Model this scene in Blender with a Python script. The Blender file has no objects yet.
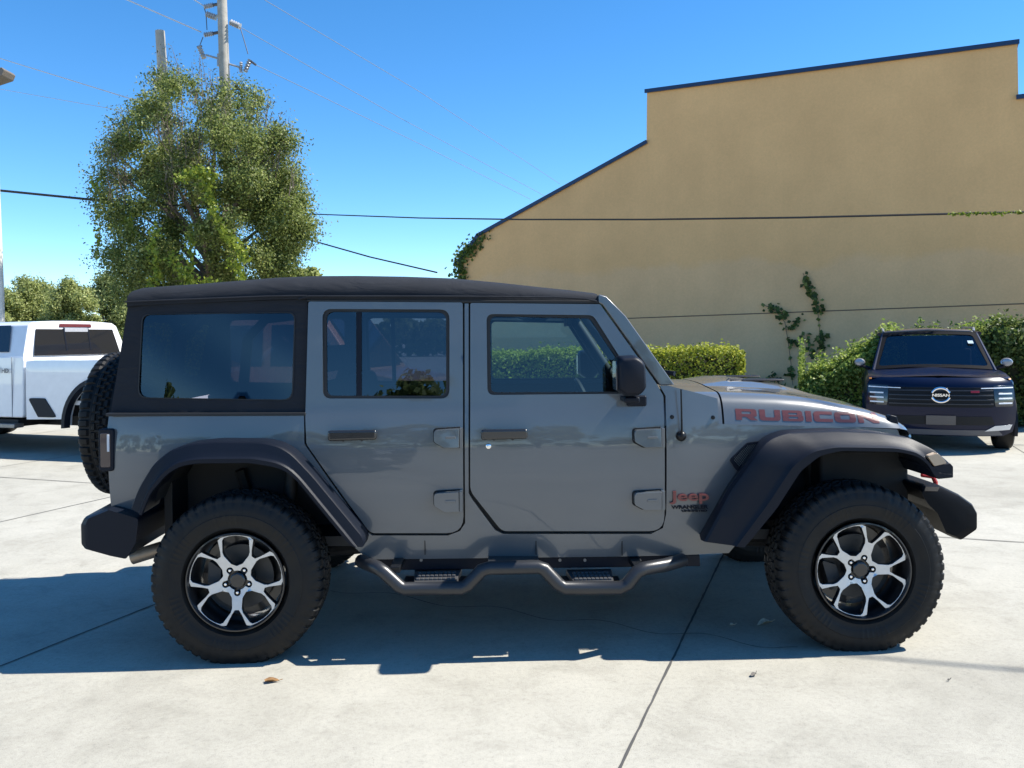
import bpy, bmesh, math, random
import numpy as np
from mathutils import Vector, Matrix
from mathutils.geometry import delaunay_2d_cdt

# ------------------------------------------------------------------ camera, light, exposure
scene = bpy.context.scene
COL = scene.collection
F_PX, HZ, ROLL, CAM_H = 850.0, 338.0, 0.012, 1.534
cam_d = bpy.data.cameras.new("camera")
cam = bpy.data.objects.new("camera", cam_d); COL.objects.link(cam)
cam_d.sensor_width = 36.0
cam_d.lens = F_PX / 1024 * 36.0
cam_d.shift_y = -(384 - HZ) / 1024
cam_d.clip_start = 0.05; cam_d.clip_end = 3000
cam.matrix_world = Matrix.Translation((0, 0, CAM_H)) @ Matrix.Rotation(math.radians(90), 4, 'X') @ Matrix.Rotation(-ROLL, 4, 'Z')
scene.camera = cam

SUN = Vector((0.80, 0.080, 1.0)).normalized()
EL = math.asin(SUN.z); AZ = math.atan2(SUN.x, SUN.y)
world = bpy.data.worlds.new("World"); scene.world = world
world.use_nodes = True
wn = world.node_tree.nodes; wl = world.node_tree.links
sky = wn.new("ShaderNodeTexSky"); sky.sky_type = 'NISHITA'; sky.sun_disc = False
sky.sun_elevation = EL; sky.sun_rotation = AZ
sky.air_density = 0.8; sky.dust_density = 0.0; sky.ozone_density = 2.5; sky.altitude = 1200
hs = wn.new("ShaderNodeHueSaturation"); hs.inputs['Saturation'].default_value = 1.28; hs.inputs['Hue'].default_value = 0.497
hs.inputs['Value'].default_value = 1.0
wl.new(sky.outputs[0], hs.inputs['Color'])
wl.new(hs.outputs[0], wn["Background"].inputs[0])
wn["Background"].inputs[1].default_value = 0.145
sl = bpy.data.lights.new("sun", 'SUN'); sl.energy = 5.0; sl.angle = math.radians(0.5); sl.color = (1.0, 0.955, 0.87)
so = bpy.data.objects.new("sun", sl); COL.objects.link(so)
so.rotation_euler = (-SUN).to_track_quat('-Z', 'Y').to_euler(); so.location = (0, 0, 30)
scene.view_settings.view_transform = 'Standard'; scene.view_settings.look = 'None'
scene.view_settings.exposure = 0.84; scene.view_settings.gamma = 1
scene.view_settings.use_curve_mapping = False

random.seed(7); rng = np.random.default_rng(7)

# ------------------------------------------------------------------ pixel -> place helpers (tracing on real planes)
def ray(px, py):
    a, b = px - 512.0, HZ - py
    c, s = math.cos(ROLL), math.sin(ROLL)
    return Vector((a * c + b * s, F_PX, -a * s + b * c))
def G(px, py, z=0.0):
    d = ray(px, py); t = (z - CAM_H) / d.z
    return Vector((d.x * t, d.y * t, z))
def AT(px, py, Y):
    d = ray(px, py); t = Y / d.y
    return Vector((d.x * t, Y, CAM_H + d.z * t))

# ------------------------------------------------------------------ materials
MATS = {}
def mat(name, col, rough=0.5, metal=0.0, coat=0.0, spec=None, var=0.0, vscale=8.0, rvar=0.0, bump=0.0, bscale=200.0, trans=0.0, emit=None):
    if name in MATS: return MATS[name]
    m = bpy.data.materials.new(name); m.use_nodes = True
    nt = m.node_tree; b = nt.nodes["Principled BSDF"]
    b.inputs['Base Color'].default_value = (*col, 1); b.inputs['Roughness'].default_value = rough
    b.inputs['Metallic'].default_value = metal
    if coat: b.inputs['Coat Weight'].default_value = coat; b.inputs['Coat Roughness'].default_value = 0.03
    if spec is not None: b.inputs['Specular IOR Level'].default_value = spec
    tc = nt.nodes.new("ShaderNodeTexCoord")
    n = nt.nodes.new("ShaderNodeTexNoise"); n.inputs['Scale'].default_value = vscale; n.inputs['Detail'].default_value = 6
    nt.links.new(tc.outputs['Object'], n.inputs['Vector'])
    v = max(var, 0.04)
    mx = nt.nodes.new("ShaderNodeMapRange")
    mx.inputs[1].default_value = 0.25; mx.inputs[2].default_value = 0.75
    mx.inputs[3].default_value = 1 - v; mx.inputs[4].default_value = 1 + v
    nt.links.new(n.outputs[0], mx.inputs[0])
    mul = nt.nodes.new("ShaderNodeVectorMath"); mul.operation = 'SCALE'
    mul.inputs[0].default_value = col
    nt.links.new(mx.outputs[0], mul.inputs['Scale'])
    nt.links.new(mul.outputs[0], b.inputs['Base Color'])
    if rvar:
        mr = nt.nodes.new("ShaderNodeMapRange"); mr.inputs[1].default_value = 0.3; mr.inputs[2].default_value = 0.7
        mr.inputs[3].default_value = max(0, rough - rvar); mr.inputs[4].default_value = rough + rvar
        nt.links.new(n.outputs[0], mr.inputs[0]); nt.links.new(mr.outputs[0], b.inputs['Roughness'])
    if bump:
        n2 = nt.nodes.new("ShaderNodeTexNoise"); n2.inputs['Scale'].default_value = bscale; n2.inputs['Detail'].default_value = 3
        nt.links.new(tc.outputs['Object'], n2.inputs['Vector'])
        bp = nt.nodes.new("ShaderNodeBump"); bp.inputs['Strength'].default_value = bump; bp.inputs['Distance'].default_value = 0.002
        nt.links.new(n2.outputs[0], bp.inputs['Height']); nt.links.new(bp.outputs[0], b.inputs['Normal'])
    if emit: b.inputs['Emission Color'].default_value = (*emit, 1); b.inputs['Emission Strength'].default_value = 1
    MATS[name] = m
    return m

def glass_mat(name, tint, ior=1.6, rough=0.0, refl=(.72, .88, 1.0)):
    if name in MATS: return MATS[name]
    m = bpy.data.materials.new(name); m.use_nodes = True
    nt = m.node_tree; nt.nodes.remove(nt.nodes["Principled BSDF"])
    out = nt.nodes["Material Output"]
    tr = nt.nodes.new("ShaderNodeBsdfTransparent"); tr.inputs[0].default_value = (*tint, 1)
    gl = nt.nodes.new("ShaderNodeBsdfGlossy"); gl.inputs['Roughness'].default_value = rough; gl.inputs[0].default_value = (*refl, 1)
    fr = nt.nodes.new("ShaderNodeFresnel"); fr.inputs[0].default_value = ior
    mx = nt.nodes.new("ShaderNodeMixShader")
    nt.links.new(fr.outputs[0], mx.inputs[0]); nt.links.new(tr.outputs[0], mx.inputs[1]); nt.links.new(gl.outputs[0], mx.inputs[2])
    nt.links.new(mx.outputs[0], out.inputs[0])
    MATS[name] = m
    return m

def leaf_mat(name, c1, c2, c3=None, trl=0.35, rough=0.5):
    """three leaf colours mixed leaf by leaf"""
    if name in MATS: return MATS[name]
    m = bpy.data.materials.new(name); m.use_nodes = True
    nt = m.node_tree; b = nt.nodes["Principled BSDF"]; out = nt.nodes["Material Output"]
    ge = nt.nodes.new("ShaderNodeNewGeometry")
    cr = nt.nodes.new("ShaderNodeValToRGB")
    cr.color_ramp.elements[0].color = (*c1, 1); cr.color_ramp.elements[1].color = (*c2, 1)
    cr.color_ramp.elements[0].position = 0.1; cr.color_ramp.elements[1].position = 0.75
    if c3:
        e = cr.color_ramp.elements.new(0.97); e.color = (*c3, 1)
    nt.links.new(ge.outputs['Random Per Island'], cr.inputs[0])
    nt.links.new(cr.outputs[0], b.inputs['Base Color']); b.inputs['Roughness'].default_value = rough
    b.inputs['Specular IOR Level'].default_value = 0.35
    t = nt.nodes.new("ShaderNodeBsdfTranslucent"); nt.links.new(cr.outputs[0], t.inputs[0])
    mx = nt.nodes.new("ShaderNodeMixShader"); mx.inputs[0].default_value = trl
    nt.links.new(b.outputs[0], mx.inputs[1]); nt.links.new(t.outputs[0], mx.inputs[2]); nt.links.new(mx.outputs[0], out.inputs[0])
    MATS[name] = m
    return m

# ------------------------------------------------------------------ object helpers
def tag(o, label=None, cat=None, group=None, kind=None):
    if label: o['label'] = label
    if cat: o['category'] = cat
    if group: o['group'] = group
    if kind: o['kind'] = kind
    return o
def empty(name, loc=(0, 0, 0), rz=0.0):
    o = bpy.data.objects.new(name, None); COL.objects.link(o); o.location = loc; o.rotation_euler = (0, 0, rz); o.empty_display_size = 0.2
    return o
def kids(o): return [c for c in bpy.data.objects if c.parent == o]
def copy_tree(o, parent=None):
    c = o.copy(); COL.objects.link(c); c.parent = parent
    for ch in kids(o): copy_tree(ch, c)
    return c

class MB:
    def __init__(s): s.v = []; s.f = []; s.mi = []; s.m = 0
    def add(s, vs, fs, m=None):
        n = len(s.v); s.v += [tuple(v) for v in vs]; s.f += [tuple(i + n for i in f) for f in fs]
        s.mi += [s.m if m is None else m] * len(fs)
    def box(s, c, d, M=None, m=None):
        x, y, z = d[0] / 2, d[1] / 2, d[2] / 2
        vs = [Vector((sx * x, sy * y, sz * z)) for sx in (-1, 1) for sy in (-1, 1) for sz in (-1, 1)]
        if M is not None: vs = [M @ v for v in vs]
        vs = [v + Vector(c) for v in vs]
        s.add(vs, [(0, 1, 3, 2), (4, 6, 7, 5), (0, 4, 5, 1), (2, 3, 7, 6), (0, 2, 6, 4), (1, 5, 7, 3)], m)
    def tube(s, pts, r, n=10, m=None, cap=True, flat=None):
        pts = [Vector(p) for p in pts]; rs = r if isinstance(r, (list, tuple)) else [r] * len(pts)
        rings = []; prev = None
        for i, p in enumerate(pts):
            t = (pts[min(i + 1, len(pts) - 1)] - pts[max(i - 1, 0)])
            if t.length < 1e-9: t = Vector((0, 0, 1))
            t.normalize()
            if prev is None:
                up = Vector((0, 0, 1)) if abs(t.z) < 0.9 else Vector((0, 1, 0))
                a = t.cross(up).normalized()
            else:
                a = (prev - t * prev.dot(t)).normalized()
            prev = a; b = t.cross(a)
            rings.append([p + a * (rs[i] * math.cos(2 * math.pi * k / n)) + b * (rs[i] * math.sin(2 * math.pi * k / n)) for k in range(n)])
        vs = [q for rg in rings for q in rg]; fs = []
        for i in range(len(pts) - 1):
            for k in range(n):
                fs.append((i * n + k, i * n + (k + 1) % n, (i + 1) * n + (k + 1) % n, (i + 1) * n + k))
        if cap: fs.append(tuple(range(n - 1, -1, -1))); fs.append(tuple((len(pts) - 1) * n + k for k in range(n)))
        s.add(vs, fs, m)
    def lathe(s, prof, n=48, axis='y', c=(0, 0, 0), m=None, close=False):
        """prof: list of (along, radius)"""
        vs = []; fs = []; P = len(prof)
        for i in range(n):
            a = 2 * math.pi * i / n
            for (u, r) in prof:
                p = (u, r * math.cos(a), r * math.sin(a))
                if axis == 'y': p = (p[1], p[0], p[2])
                elif axis == 'z': p = (p[1], p[2], p[0])
                vs.append((p[0] + c[0], p[1] + c[1], p[2] + c[2]))
        for i in range(n):
            j = (i + 1) % n
            for k in range(P - 1 if not close else P):
                fs.append((i * P + k, j * P + k, j * P + (k + 1) % P, i * P + (k + 1) % P))
        s.add(vs, fs, m)
    def loft(s, rails, m=None, caps=False, closed=False):
        """rails: equal-length point lists; closed joins the last rail to the first"""
        n = len(rails[0]); vs = [p for r in rails for p in r]; fs = []
        R = len(rails)
        for i in range(R if closed else R - 1):
            j = (i + 1) % R
            for k in range(n - 1):
                fs.append((i * n + k, i * n + k + 1, j * n + k + 1, j * n + k))
        if caps:
            fs.append(tuple(i * n for i in range(R))); fs.append(tuple(i * n + n - 1 for i in range(R - 1, -1, -1)))
        s.add(vs, fs, m)
    def prism(s, poly, lo, hi, axis='y', m=None, f=None):
        """poly (a,b): axis y -> (x,z); axis x -> (y,z); axis z -> (x,y)"""
        n = len(poly)
        def P(p, t):
            if axis == 'y': q = (p[0], t, p[1])
            elif axis == 'x': q = (t, p[0], p[1])
            else: q = (p[0], p[1], t)
            return f(q) if f else q
        vs = [P(p, lo) for p in poly] + [P(p, hi) for p in poly]
        fs = [tuple(range(n)), tuple(range(2 * n - 1, n - 1, -1))]
        for i in range(n): fs.append((i, i + n, (i + 1) % n + n, (i + 1) % n))
        s.add(vs, fs, m)
    def build(s, name, mats, parent=None, bevel=0.0, seg=2, ang=38, smooth=True, sub=0, solid=0.0, recalc=True, loc=None):
        me = bpy.data.meshes.new(name)
        me.from_pydata(s.v, [], s.f)
        if not isinstance(mats, (list, tuple)): mats = [mats]
        for mm in mats: me.materials.append(mm)
        me.polygons.foreach_set('material_index', s.mi)
        if recalc:
            bm = bmesh.new(); bm.from_mesh(me); bmesh.ops.remove_doubles(bm, verts=bm.verts, dist=1e-5)
            bmesh.ops.recalc_face_normals(bm, faces=bm.faces); bm.to_mesh(me); bm.free()
        if smooth:
            me.polygons.foreach_set('use_smooth', [True] * len(me.polygons))
            me.set_sharp_from_angle(angle=math.radians(ang))
        me.update()
        o = bpy.data.objects.new(name, me); COL.objects.link(o)
        if parent: o.parent = parent
        if loc: o.location = loc
        if solid:
            md = o.modifiers.new("solid", 'SOLIDIFY'); md.thickness = solid; md.offset = 0
        if sub:
            md = o.modifiers.new("sub", 'SUBSURF'); md.levels = sub; md.render_levels = sub
        if bevel:
            md = o.modifiers.new("bevel", 'BEVEL'); md.width = bevel; md.segments = seg; md.limit_method = 'ANGLE'
            md.angle_limit = math.radians(35); md.harden_normals = True; md.use_clamp_overlap = True
        return o

def rpoly(pts, r, n=5):
    """round the corners of a polygon; r a number or a list"""
    out = []; N = len(pts)
    for i, p in enumerate(pts):
        rr = r[i] if isinstance(r, (list, tuple)) else r
        p = Vector(p); a = Vector(pts[i - 1]); b = Vector(pts[(i + 1) % N])
        if rr <= 0: out.append(tuple(p)); continue
        u = (a - p); v = (b - p); lu, lv = u.length, v.length; u.normalize(); v.normalize()
        ang = u.angle(v)
        d = min(rr / math.tan(ang / 2), lu * 0.48, lv * 0.48)
        p0 = p + u * d; p1 = p + v * d
        for k in range(n + 1):
            t = k / n
            q = p0 * (1 - t) ** 2 + p * 2 * t * (1 - t) + p1 * t ** 2
            out.append(tuple(q))
    return out
def resample(pts, n, smooth=0):
    P = [np.array(p, float) for p in pts]
    d = [0]
    for i in range(1, len(P)): d.append(d[-1] + np.linalg.norm(P[i] - P[i - 1]))
    t = np.linspace(0, d[-1], n); A = np.array(P)
    R = np.stack([np.interp(t, d, A[:, k]) for k in range(A.shape[1])], 1)
    for _ in range(smooth):
        R[1:-1] = (R[:-2] + 2 * R[1:-1] + R[2:]) / 4
    return [tuple(r) for r in R]
def inpoly(x, y, poly):
    c = False; n = len(poly); j = n - 1
    for i in range(n):
        xi, yi = poly[i]; xj, yj = poly[j]
        if (yi > y) != (yj > y) and x < (xj - xi) * (y - yi) / (yj - yi) + xi: c = not c
        j = i
    return c
def dense(poly, step):
    out = []; n = len(poly)
    for i in range(n):
        a = np.array(poly[i]); b = np.array(poly[(i + 1) % n]); k = max(1, int(np.linalg.norm(b - a) / step))
        for q in range(k): out.append(tuple(a + (b - a) * q / k))
    return out
def cdt(outline, holes=(), grid=0.05, step=0.06):
    loops = [dense(outline, step)] + [dense(h, step) for h in holes]
    V = []; E = []
    for L in loops:
        n0 = len(V); V += [Vector(p) for p in L]; E += [(n0 + i, n0 + (i + 1) % len(L)) for i in range(len(L))]
    nb = len(V)
    if grid:
        xs = [p[0] for p in outline]; ys_ = [p[1] for p in outline]
        B = np.array([tuple(v) for v in V])
        x = min(xs)
        while x < max(xs):
            y = min(ys_)
            while y < max(ys_):
                if inpoly(x, y, outline) and not any(inpoly(x, y, h) for h in holes):
                    if np.min(np.hypot(B[:, 0] - x, B[:, 1] - y)) > grid * 0.45: V.append(Vector((x, y)))
                y += grid
            x += grid
    r = delaunay_2d_cdt(V, E, [], 0, 1e-6)
    vo, fo = r[0], r[2]
    T = []
    for f in fo:
        cx = sum(vo[i][0] for i in f) / len(f); cy = sum(vo[i][1] for i in f) / len(f)
        if inpoly(cx, cy, outline) and not any(inpoly(cx, cy, h) for h in holes): T.append(tuple(f))
    return [tuple(v) for v in vo], T
def sheet(mb, outline, holes, fo, fi=None, grid=0.05, step=0.06, m=None, mside=None):
    """triangulated sheet in 2-D, mapped by fo (outer) and fi (inner) to 3-D, closed at its edges"""
    V, T = cdt(outline, holes, grid, step)
    n = len(V)
    if fi is None:
        mb.add([fo(*v) for v in V], T, m); return
    vs = [fo(*v) for v in V] + [fi(*v) for v in V]
    mb_f = list(T) + [tuple(i + n for i in reversed(t)) for t in T]
    ec = {}
    for t in T:
        for i in range(len(t)):
            e = (t[i], t[(i + 1) % len(t)]); k = tuple(sorted(e)); ec.setdefault(k, []).append(e)
    side = []
    for k, es in ec.items():
        if len(es) == 1:
            a, b = es[0]; side.append((b, a, a + n, b + n))
    if mside is None: mb.add(vs, mb_f + side, m)
    else:
        n0 = len(mb.v); mb.add(vs, mb_f, m)
        mb.f += [tuple(i + n0 for i in f) for f in side]; mb.mi += [mside] * len(side)

def text_mesh(txt, size, depth=0.002, shear=0.0, sx=1.0, bold=0.0):
    cu = bpy.data.curves.new("t", 'FONT'); cu.body = txt; cu.size = size; cu.extrude = depth / 2; cu.offset = bold
    cu.align_x = 'LEFT'; cu.shear = shear; cu.resolution_u = 4
    o = bpy.data.objects.new("t", cu); COL.objects.link(o)
    dg = bpy.context.evaluated_depsgraph_get(); me = bpy.data.meshes.new_from_object(o.evaluated_get(dg))
    vs = [(v.co.x * sx, v.co.y, v.co.z) for v in me.vertices]; fs = [tuple(p.vertices) for p in me.polygons]
    bpy.data.objects.remove(o); bpy.data.curves.remove(cu); bpy.data.meshes.remove(me)
    return vs, fs
# ================================================================== THE GREY OFF-ROAD VEHICLE
JYAW = math.radians(1.143)
JC = Vector((0.157, 5.017, 0.0))
jeep = empty('off_road_vehicle', JC, JYAW)
tag(jeep, 'grey four-door off-road vehicle with black soft top and red hood lettering, parked side-on', 'off-road vehicle')
JR = Matrix.Rotation(-JYAW, 3, 'Z')
def L(px, py, y):
    """picture point -> (x, z) on the vehicle's own plane at lateral y"""
    o = JR @ (Vector((0, 0, CAM_H)) - JC); d = JR @ ray(px, py)
    t = (y - o.y) / d.y
    return (o.x + d.x * t, o.z + d.z * t)
_zs = [0.30, 0.42, 0.55, 0.72, 0.85, 1.00, 1.10, 1.15, 1.19, 1.30, 1.50, 1.82, 2.0]
_ys = [0.735, 0.757, 0.780, 0.795, 0.798, 0.793, 0.783, 0.776, 0.768, 0.757, 0.738, 0.708, 0.69]
_zz = np.linspace(0.3, 2.0, 341); _yy = np.interp(_zz, _zs, _ys)
for _ in range(14): _yy[1:-1] = (_yy[:-2] + 2 * _yy[1:-1] + _yy[2:]) / 4
def YS(x, z):
    y = float(np.interp(z, _zz, _yy))
    if x > 0.66: y -= (x - 0.66) * 0.085
    if x < -1.9: y -= (-1.9 - x) ** 2 * 0.35
    return y
def S(px, py, off=0.0):
    y = 0.78
    for _ in range(6):
        x, z = L(px, py, -(y + off)); y = YS(x, z)
    return (x, z)
def SP(pts, off=0.0): return [S(p[0], p[1], off) for p in pts]
PXM = 1 / 204.0   # metres per picture pixel on the flank

paint = mat('grey_paint', (0.104, 0.112, 0.117), 0.28, 0.0, 1.0, var=0.03, vscale=3)
def wavy(m, sc=5.0, st=.05, dist=.01):
    nt = m.node_tree; b = nt.nodes["Principled BSDF"]; tc = nt.nodes.new("ShaderNodeTexCoord")
    n = nt.nodes.new("ShaderNodeTexNoise"); n.inputs['Scale'].default_value = sc; n.inputs['Detail'].default_value = 1.5; nt.links.new(tc.outputs['Object'], n.inputs['Vector'])
    bp = nt.nodes.new("ShaderNodeBump"); bp.inputs['Strength'].default_value = st; bp.inputs['Distance'].default_value = dist
    nt.links.new(n.outputs[0], bp.inputs['Height']); nt.links.new(bp.outputs[0], b.inputs['Coat Normal'])
wavy(paint, 4.0, .35, .006)
blackpl = mat('black_plastic', (0.006, 0.0085, 0.0155), 0.45, spec=.20, bump=0.25, bscale=600)
blackmt = mat('black_steel', (0.008, 0.0085, 0.010), 0.36, spec=.28, bump=0.15, bscale=500)
rubber = mat('rubber', (0.0095, 0.0093, 0.0092), 0.6, spec=.28, var=0.25, vscale=20, rvar=0.12)
fabric = mat('top_fabric', (0.0175, 0.0195, 0.0245), 0.85, spec=.25, bump=0.5, bscale=900, var=0.15, vscale=5)
def folds(m):
    nt = m.node_tree; b = nt.nodes["Principled BSDF"]; old = b.inputs['Normal'].links[0].from_node
    tc = nt.nodes.new("ShaderNodeTexCoord"); mp = nt.nodes.new("ShaderNodeMapping"); mp.inputs['Scale'].default_value = (3, 3, 9); nt.links.new(tc.outputs['Object'], mp.inputs[0])
    n = nt.nodes.new("ShaderNodeTexNoise"); n.inputs['Scale'].default_value = 1.2; n.inputs['Detail'].default_value = 3; n.inputs['Distortion'].default_value = 1.0; nt.links.new(mp.outputs[0], n.inputs['Vector'])
    bp = nt.nodes.new("ShaderNodeBump"); bp.inputs['Strength'].default_value = .5; bp.inputs['Distance'].default_value = .02
    nt.links.new(n.outputs[0], bp.inputs['Height']); nt.links.new(bp.outputs[0], old.inputs['Normal'])
folds(fabric)
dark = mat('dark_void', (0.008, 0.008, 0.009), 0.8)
under = mat('underbody', (0.012, 0.012, 0.013), 0.7, var=0.3, vscale=6)
liner = mat('wheel_liner', (0.016, 0.016, 0.017), 0.75, var=0.3, vscale=9)
silver = mat('machined_silver', (0.62, 0.63, 0.64), 0.42, 0.75, var=0.05, vscale=40)
rimblk = mat('rim_black', (0.012, 0.012, 0.014), 0.3, coat=0.6)
chrome = mat('chrome', (0.85, 0.85, 0.87), 0.12, 1.0)
steel = mat('worn_steel', (0.25, 0.24, 0.23), 0.45, 0.8, var=0.2)
redpl = mat('red_paint', (0.50, 0.025, 0.02), 0.4)
redlens = mat('red_lens', (0.35, 0.01, 0.012), 0.2, coat=0.5)
seatm = mat('black_seat', (0.02, 0.02, 0.021), 0.75, var=0.15)
trimm = mat('dark_trim', (0.014, 0.014, 0.015), 0.6)
gl_front = glass_mat('front_glass', (0.52, 0.68, 0.72), 1.6)
gl_rear = glass_mat('rear_glass', (0.20, 0.23, 0.28), 1.75)
gl_soft = glass_mat('soft_window', (0.29, 0.28, 0.33), 1.65, 0.006)
gl_wind = glass_mat('windscreen_glass', (0.70, 0.80, 0.78), 1.5)

def flank(mb, poly, holes, off, thick, s, grid=0.05, step=0.05, m=None, mside=None):
    fo = lambda x, z: (x, s * (YS(x, z) + off), z)
    fi = (lambda x, z: (x, s * (YS(x, z) + off - thick), z)) if thick else None
    sheet(mb, poly, holes, fo, fi, grid, step, m, mside)

# ---- outlines traced on the flank (pixels)
fd_out = rpoly(SP([(470.3, 303), (600, 304.2), (656, 383), (663.3, 396), (664, 531), (502, 531), (470.3, 491)]),
               [0.01, 0.012, 0.04, 0.04, 0.075, 0.055, 0.09])
fd_hole = rpoly(SP([(486.5, 314), (593, 315.2), (643, 393.5), (487.5, 395)]), [0.035, 0.045, 0.03, 0.035])
rd_out = rpoly(SP([(308.5, 301.5), (462.8, 302.5), (463.6, 533), (370.5, 533), (306.6, 444), (305.4, 415)]),
               [0.012, 0.012, 0.085, 0.05, 0.05, 0.01])
rd_hole = rpoly(SP([(322.5, 309), (449.5, 309.5), (449.5, 398.5), (323, 398.5)]), [0.045, 0.05, 0.045, 0.04])

body_out = SP([(109, 415), (304, 414.5), (304.4, 444), (366, 530.5), (372, 535.5), (448, 535.5), (460, 531), (465.2, 523),
               (464.6, 303.5), (468.6, 303.5), (468.6, 493), (472, 499), (495, 530), (503, 534), (651, 534), (663, 528),
               (666.2, 514), (665.6, 396), (660, 386), (668, 385.5), (690, 391), (717.5, 398.5), (718.5, 424), (850, 427), (897, 429.5),
               (902, 440), (890, 447), (840, 443), (800, 446), (778, 462), (738, 542), (729, 553),
               (622, 556.5), (368, 559.5), (352, 545), (343, 535), (297, 473), (277, 458), (250, 456), (195, 457), (172, 466), (152, 488),
               (139, 513), (111, 507), (108.5, 470), (106.5, 437)])

body = MB()
for s in (-1, 1):
    flank(body, body_out, [], 0.0, 0.03, s, 0.06, 0.05)
body_o = body.build('body', [paint], jeep, bevel=0.006)

tub = MB()   # dark inner shell seen through the door gaps, floor, engine bay and wheel houses
xr = S(118, 450)[0]
for s in (-1, 1):
    inner = SP([(112, 425), (306, 418), (308, 306), (598, 309), (655, 388), (716, 402), (716, 440), (668, 548), (372, 552), (300, 470), (250, 452), (190, 452), (130, 480)])
    hole1 = SP([(316, 306.5), (455, 307), (455, 402), (317, 402)]); hole2 = SP([(479, 311.5), (596, 312), (645, 384), (645, 398), (480, 399)])
    flank(tub, inner, [hole1, hole2], -0.034, 0.05, s, 0.08, 0.08)
tub.box((-0.3, 0, 0.52), (2.9, 1.42, 0.05)); tub.box((0.72, 0, 0.78), (0.06, 1.36, 0.6))
tub.box((1.25, 0, 0.78), (1.05, 0.78, 0.5)); tub.box((-1.93, 0, 0.75), (0.04, 1.3, 0.55))
tub.box((-1.45, 0, 0.70), (0.95, 0.86, 0.42))
tub.build('inner_shell', [trimm], jeep, smooth=False)

# rear face of the tub, with tailgate
tg = MB(); xq = S(109, 440)[0]
tg.prism(rpoly([(-0.70, 0.56), (0.70, 0.56), (0.70, 1.15), (-0.70, 1.15)], 0.05), xq - 0.005, xq + 0.05, 'x')
tgo = tg.build('tailgate', [paint], jeep, bevel=0.008)

# ---- doors
def door(name, outline, hole, hinges, handle, glassm, divider=None):
    for s in (-1, 1):
        d = MB(); flank(d, outline, [hole], 0.003, 0.032, s, 0.035, 0.03)
        do = d.build(name, [paint], jeep, bevel=0.013, seg=4)
        c = np.mean(np.array(hole), 0)
        grow = lambda k: [tuple(c + (np.array(p) - c) * (1 + k / np.linalg.norm(np.array(p) - c))) for p in hole]
        sl_ = MB(); flank(sl_, grow(0.002), [grow(-0.020)], -0.008, 0.02, s, 0, 0.05)
        sl_.build('window_seal', [trimm], do, bevel=0.004)
        g = MB(); flank(g, grow(-0.012), [], -0.018, 0, s, 0.08, 0.06)
        g.build('window_glass', [glassm], do)
        if divider:
            dv = MB(); dp = SP(divider); flank(dv, dp, [], -0.008, 0.015, s, 0, 0.6); dv.build('window_divider', [blackpl], do, bevel=0.003)
        # hinges, two a door
        for (ax, ay, bx, by) in hinges:
            h = MB(); X0, Z1 = S(ax, ay); X1, Z0 = S(bx, by); zc = (Z0 + Z1) / 2
            f = lambda q: (q[0], s * (YS(q[0], q[2]) + q[1]), q[2])
            w = X1 - X0
            poly = rpoly([(X0, zc - .018), (X0 + .05, Z0), (X1 - .018, Z0), (X1 - .018, Z1), (X0, Z1 - .006)], [.02, .02, .004, .004, .02])
            h.prism(poly, 0.0, 0.050, 'y', f=f)
            h.m = 1; h.prism([(p[0] + (.006 if p[0] > (X0 + X1) / 2 else -.006), p[1] + (.006 if p[1] > zc else -.006)) for p in poly], -.002, 0.006, 'y', f=f); h.m = 0  # dark plate for the hinge gap and its painted outline shadow
            h.box((X1 - .008, s * (YS(X1, zc) + .02), zc), (.016, .046, (Z1 - Z0) * 1.04))
            h.box((X1 - w * .42, s * (YS(X1, zc) + .051), zc + .004), (.05, .004, .012))
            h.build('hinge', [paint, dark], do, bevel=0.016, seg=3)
        ax, ay, bx, by = handle
        X0, Z1 = S(ax, ay); X1, Z0 = S(bx, by); zc = (Z0 + Z1) / 2; xc = (X0 + X1) / 2; yb = YS(xc, zc)
        h = MB()
        h.prism(rpoly([(X0, Z0), (X1, Z0 + .004), (X1, Z1), (X0, Z1)], .016), s * (yb + .026), s * (yb + .055), 'y')
        h.box((X0 + .022, s * (yb + .012), zc), (.04, .03, .036)); h.box((X1 - .022, s * (yb + .012), zc), (.036, .03, .034))
        ho = h.build('handle', [mat('handle_black', (.016, .017, .019), .22, coat=.6)], do, bevel=0.012, seg=4)
        cup = MB(); cup.lathe([(0, .0), (0.0015, .03), (0.0025, .046), (0, .052)], 24, 'y', (0, 0, 0))
        cup.v = [(v[0] * 1.25 + xc - .005, s * (YS(xc, zc) + .004 + v[1]), v[2] * .62 + zc - .018) for v in cup.v]
        cup.build('handle_recess', [trimm], do)
        if name == 'front_door':
            k = MB(); kx, kz = S(488.5, 446)
            k.lathe([(0, .013), (.006, .013), (.008, .010), (.008, .0)], 20, 'y')
            k.v = [(v[0] + kx, s * (YS(kx, kz) + .003 + v[1]), v[2] + kz) for v in k.v]
            k.build('door_lock', [chrome], do)
    return
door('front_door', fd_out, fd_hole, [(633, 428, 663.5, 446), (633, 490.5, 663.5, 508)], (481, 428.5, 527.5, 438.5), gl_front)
door('rear_door', rd_out, rd_hole, [(434.5, 428, 463, 446.5), (434.5, 490.5, 463, 510)], (329.5, 429.5, 378, 439.5), gl_rear, [(355.8, 311), (361.2, 311), (361.2, 396.5), (355.8, 396.5)])

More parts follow.
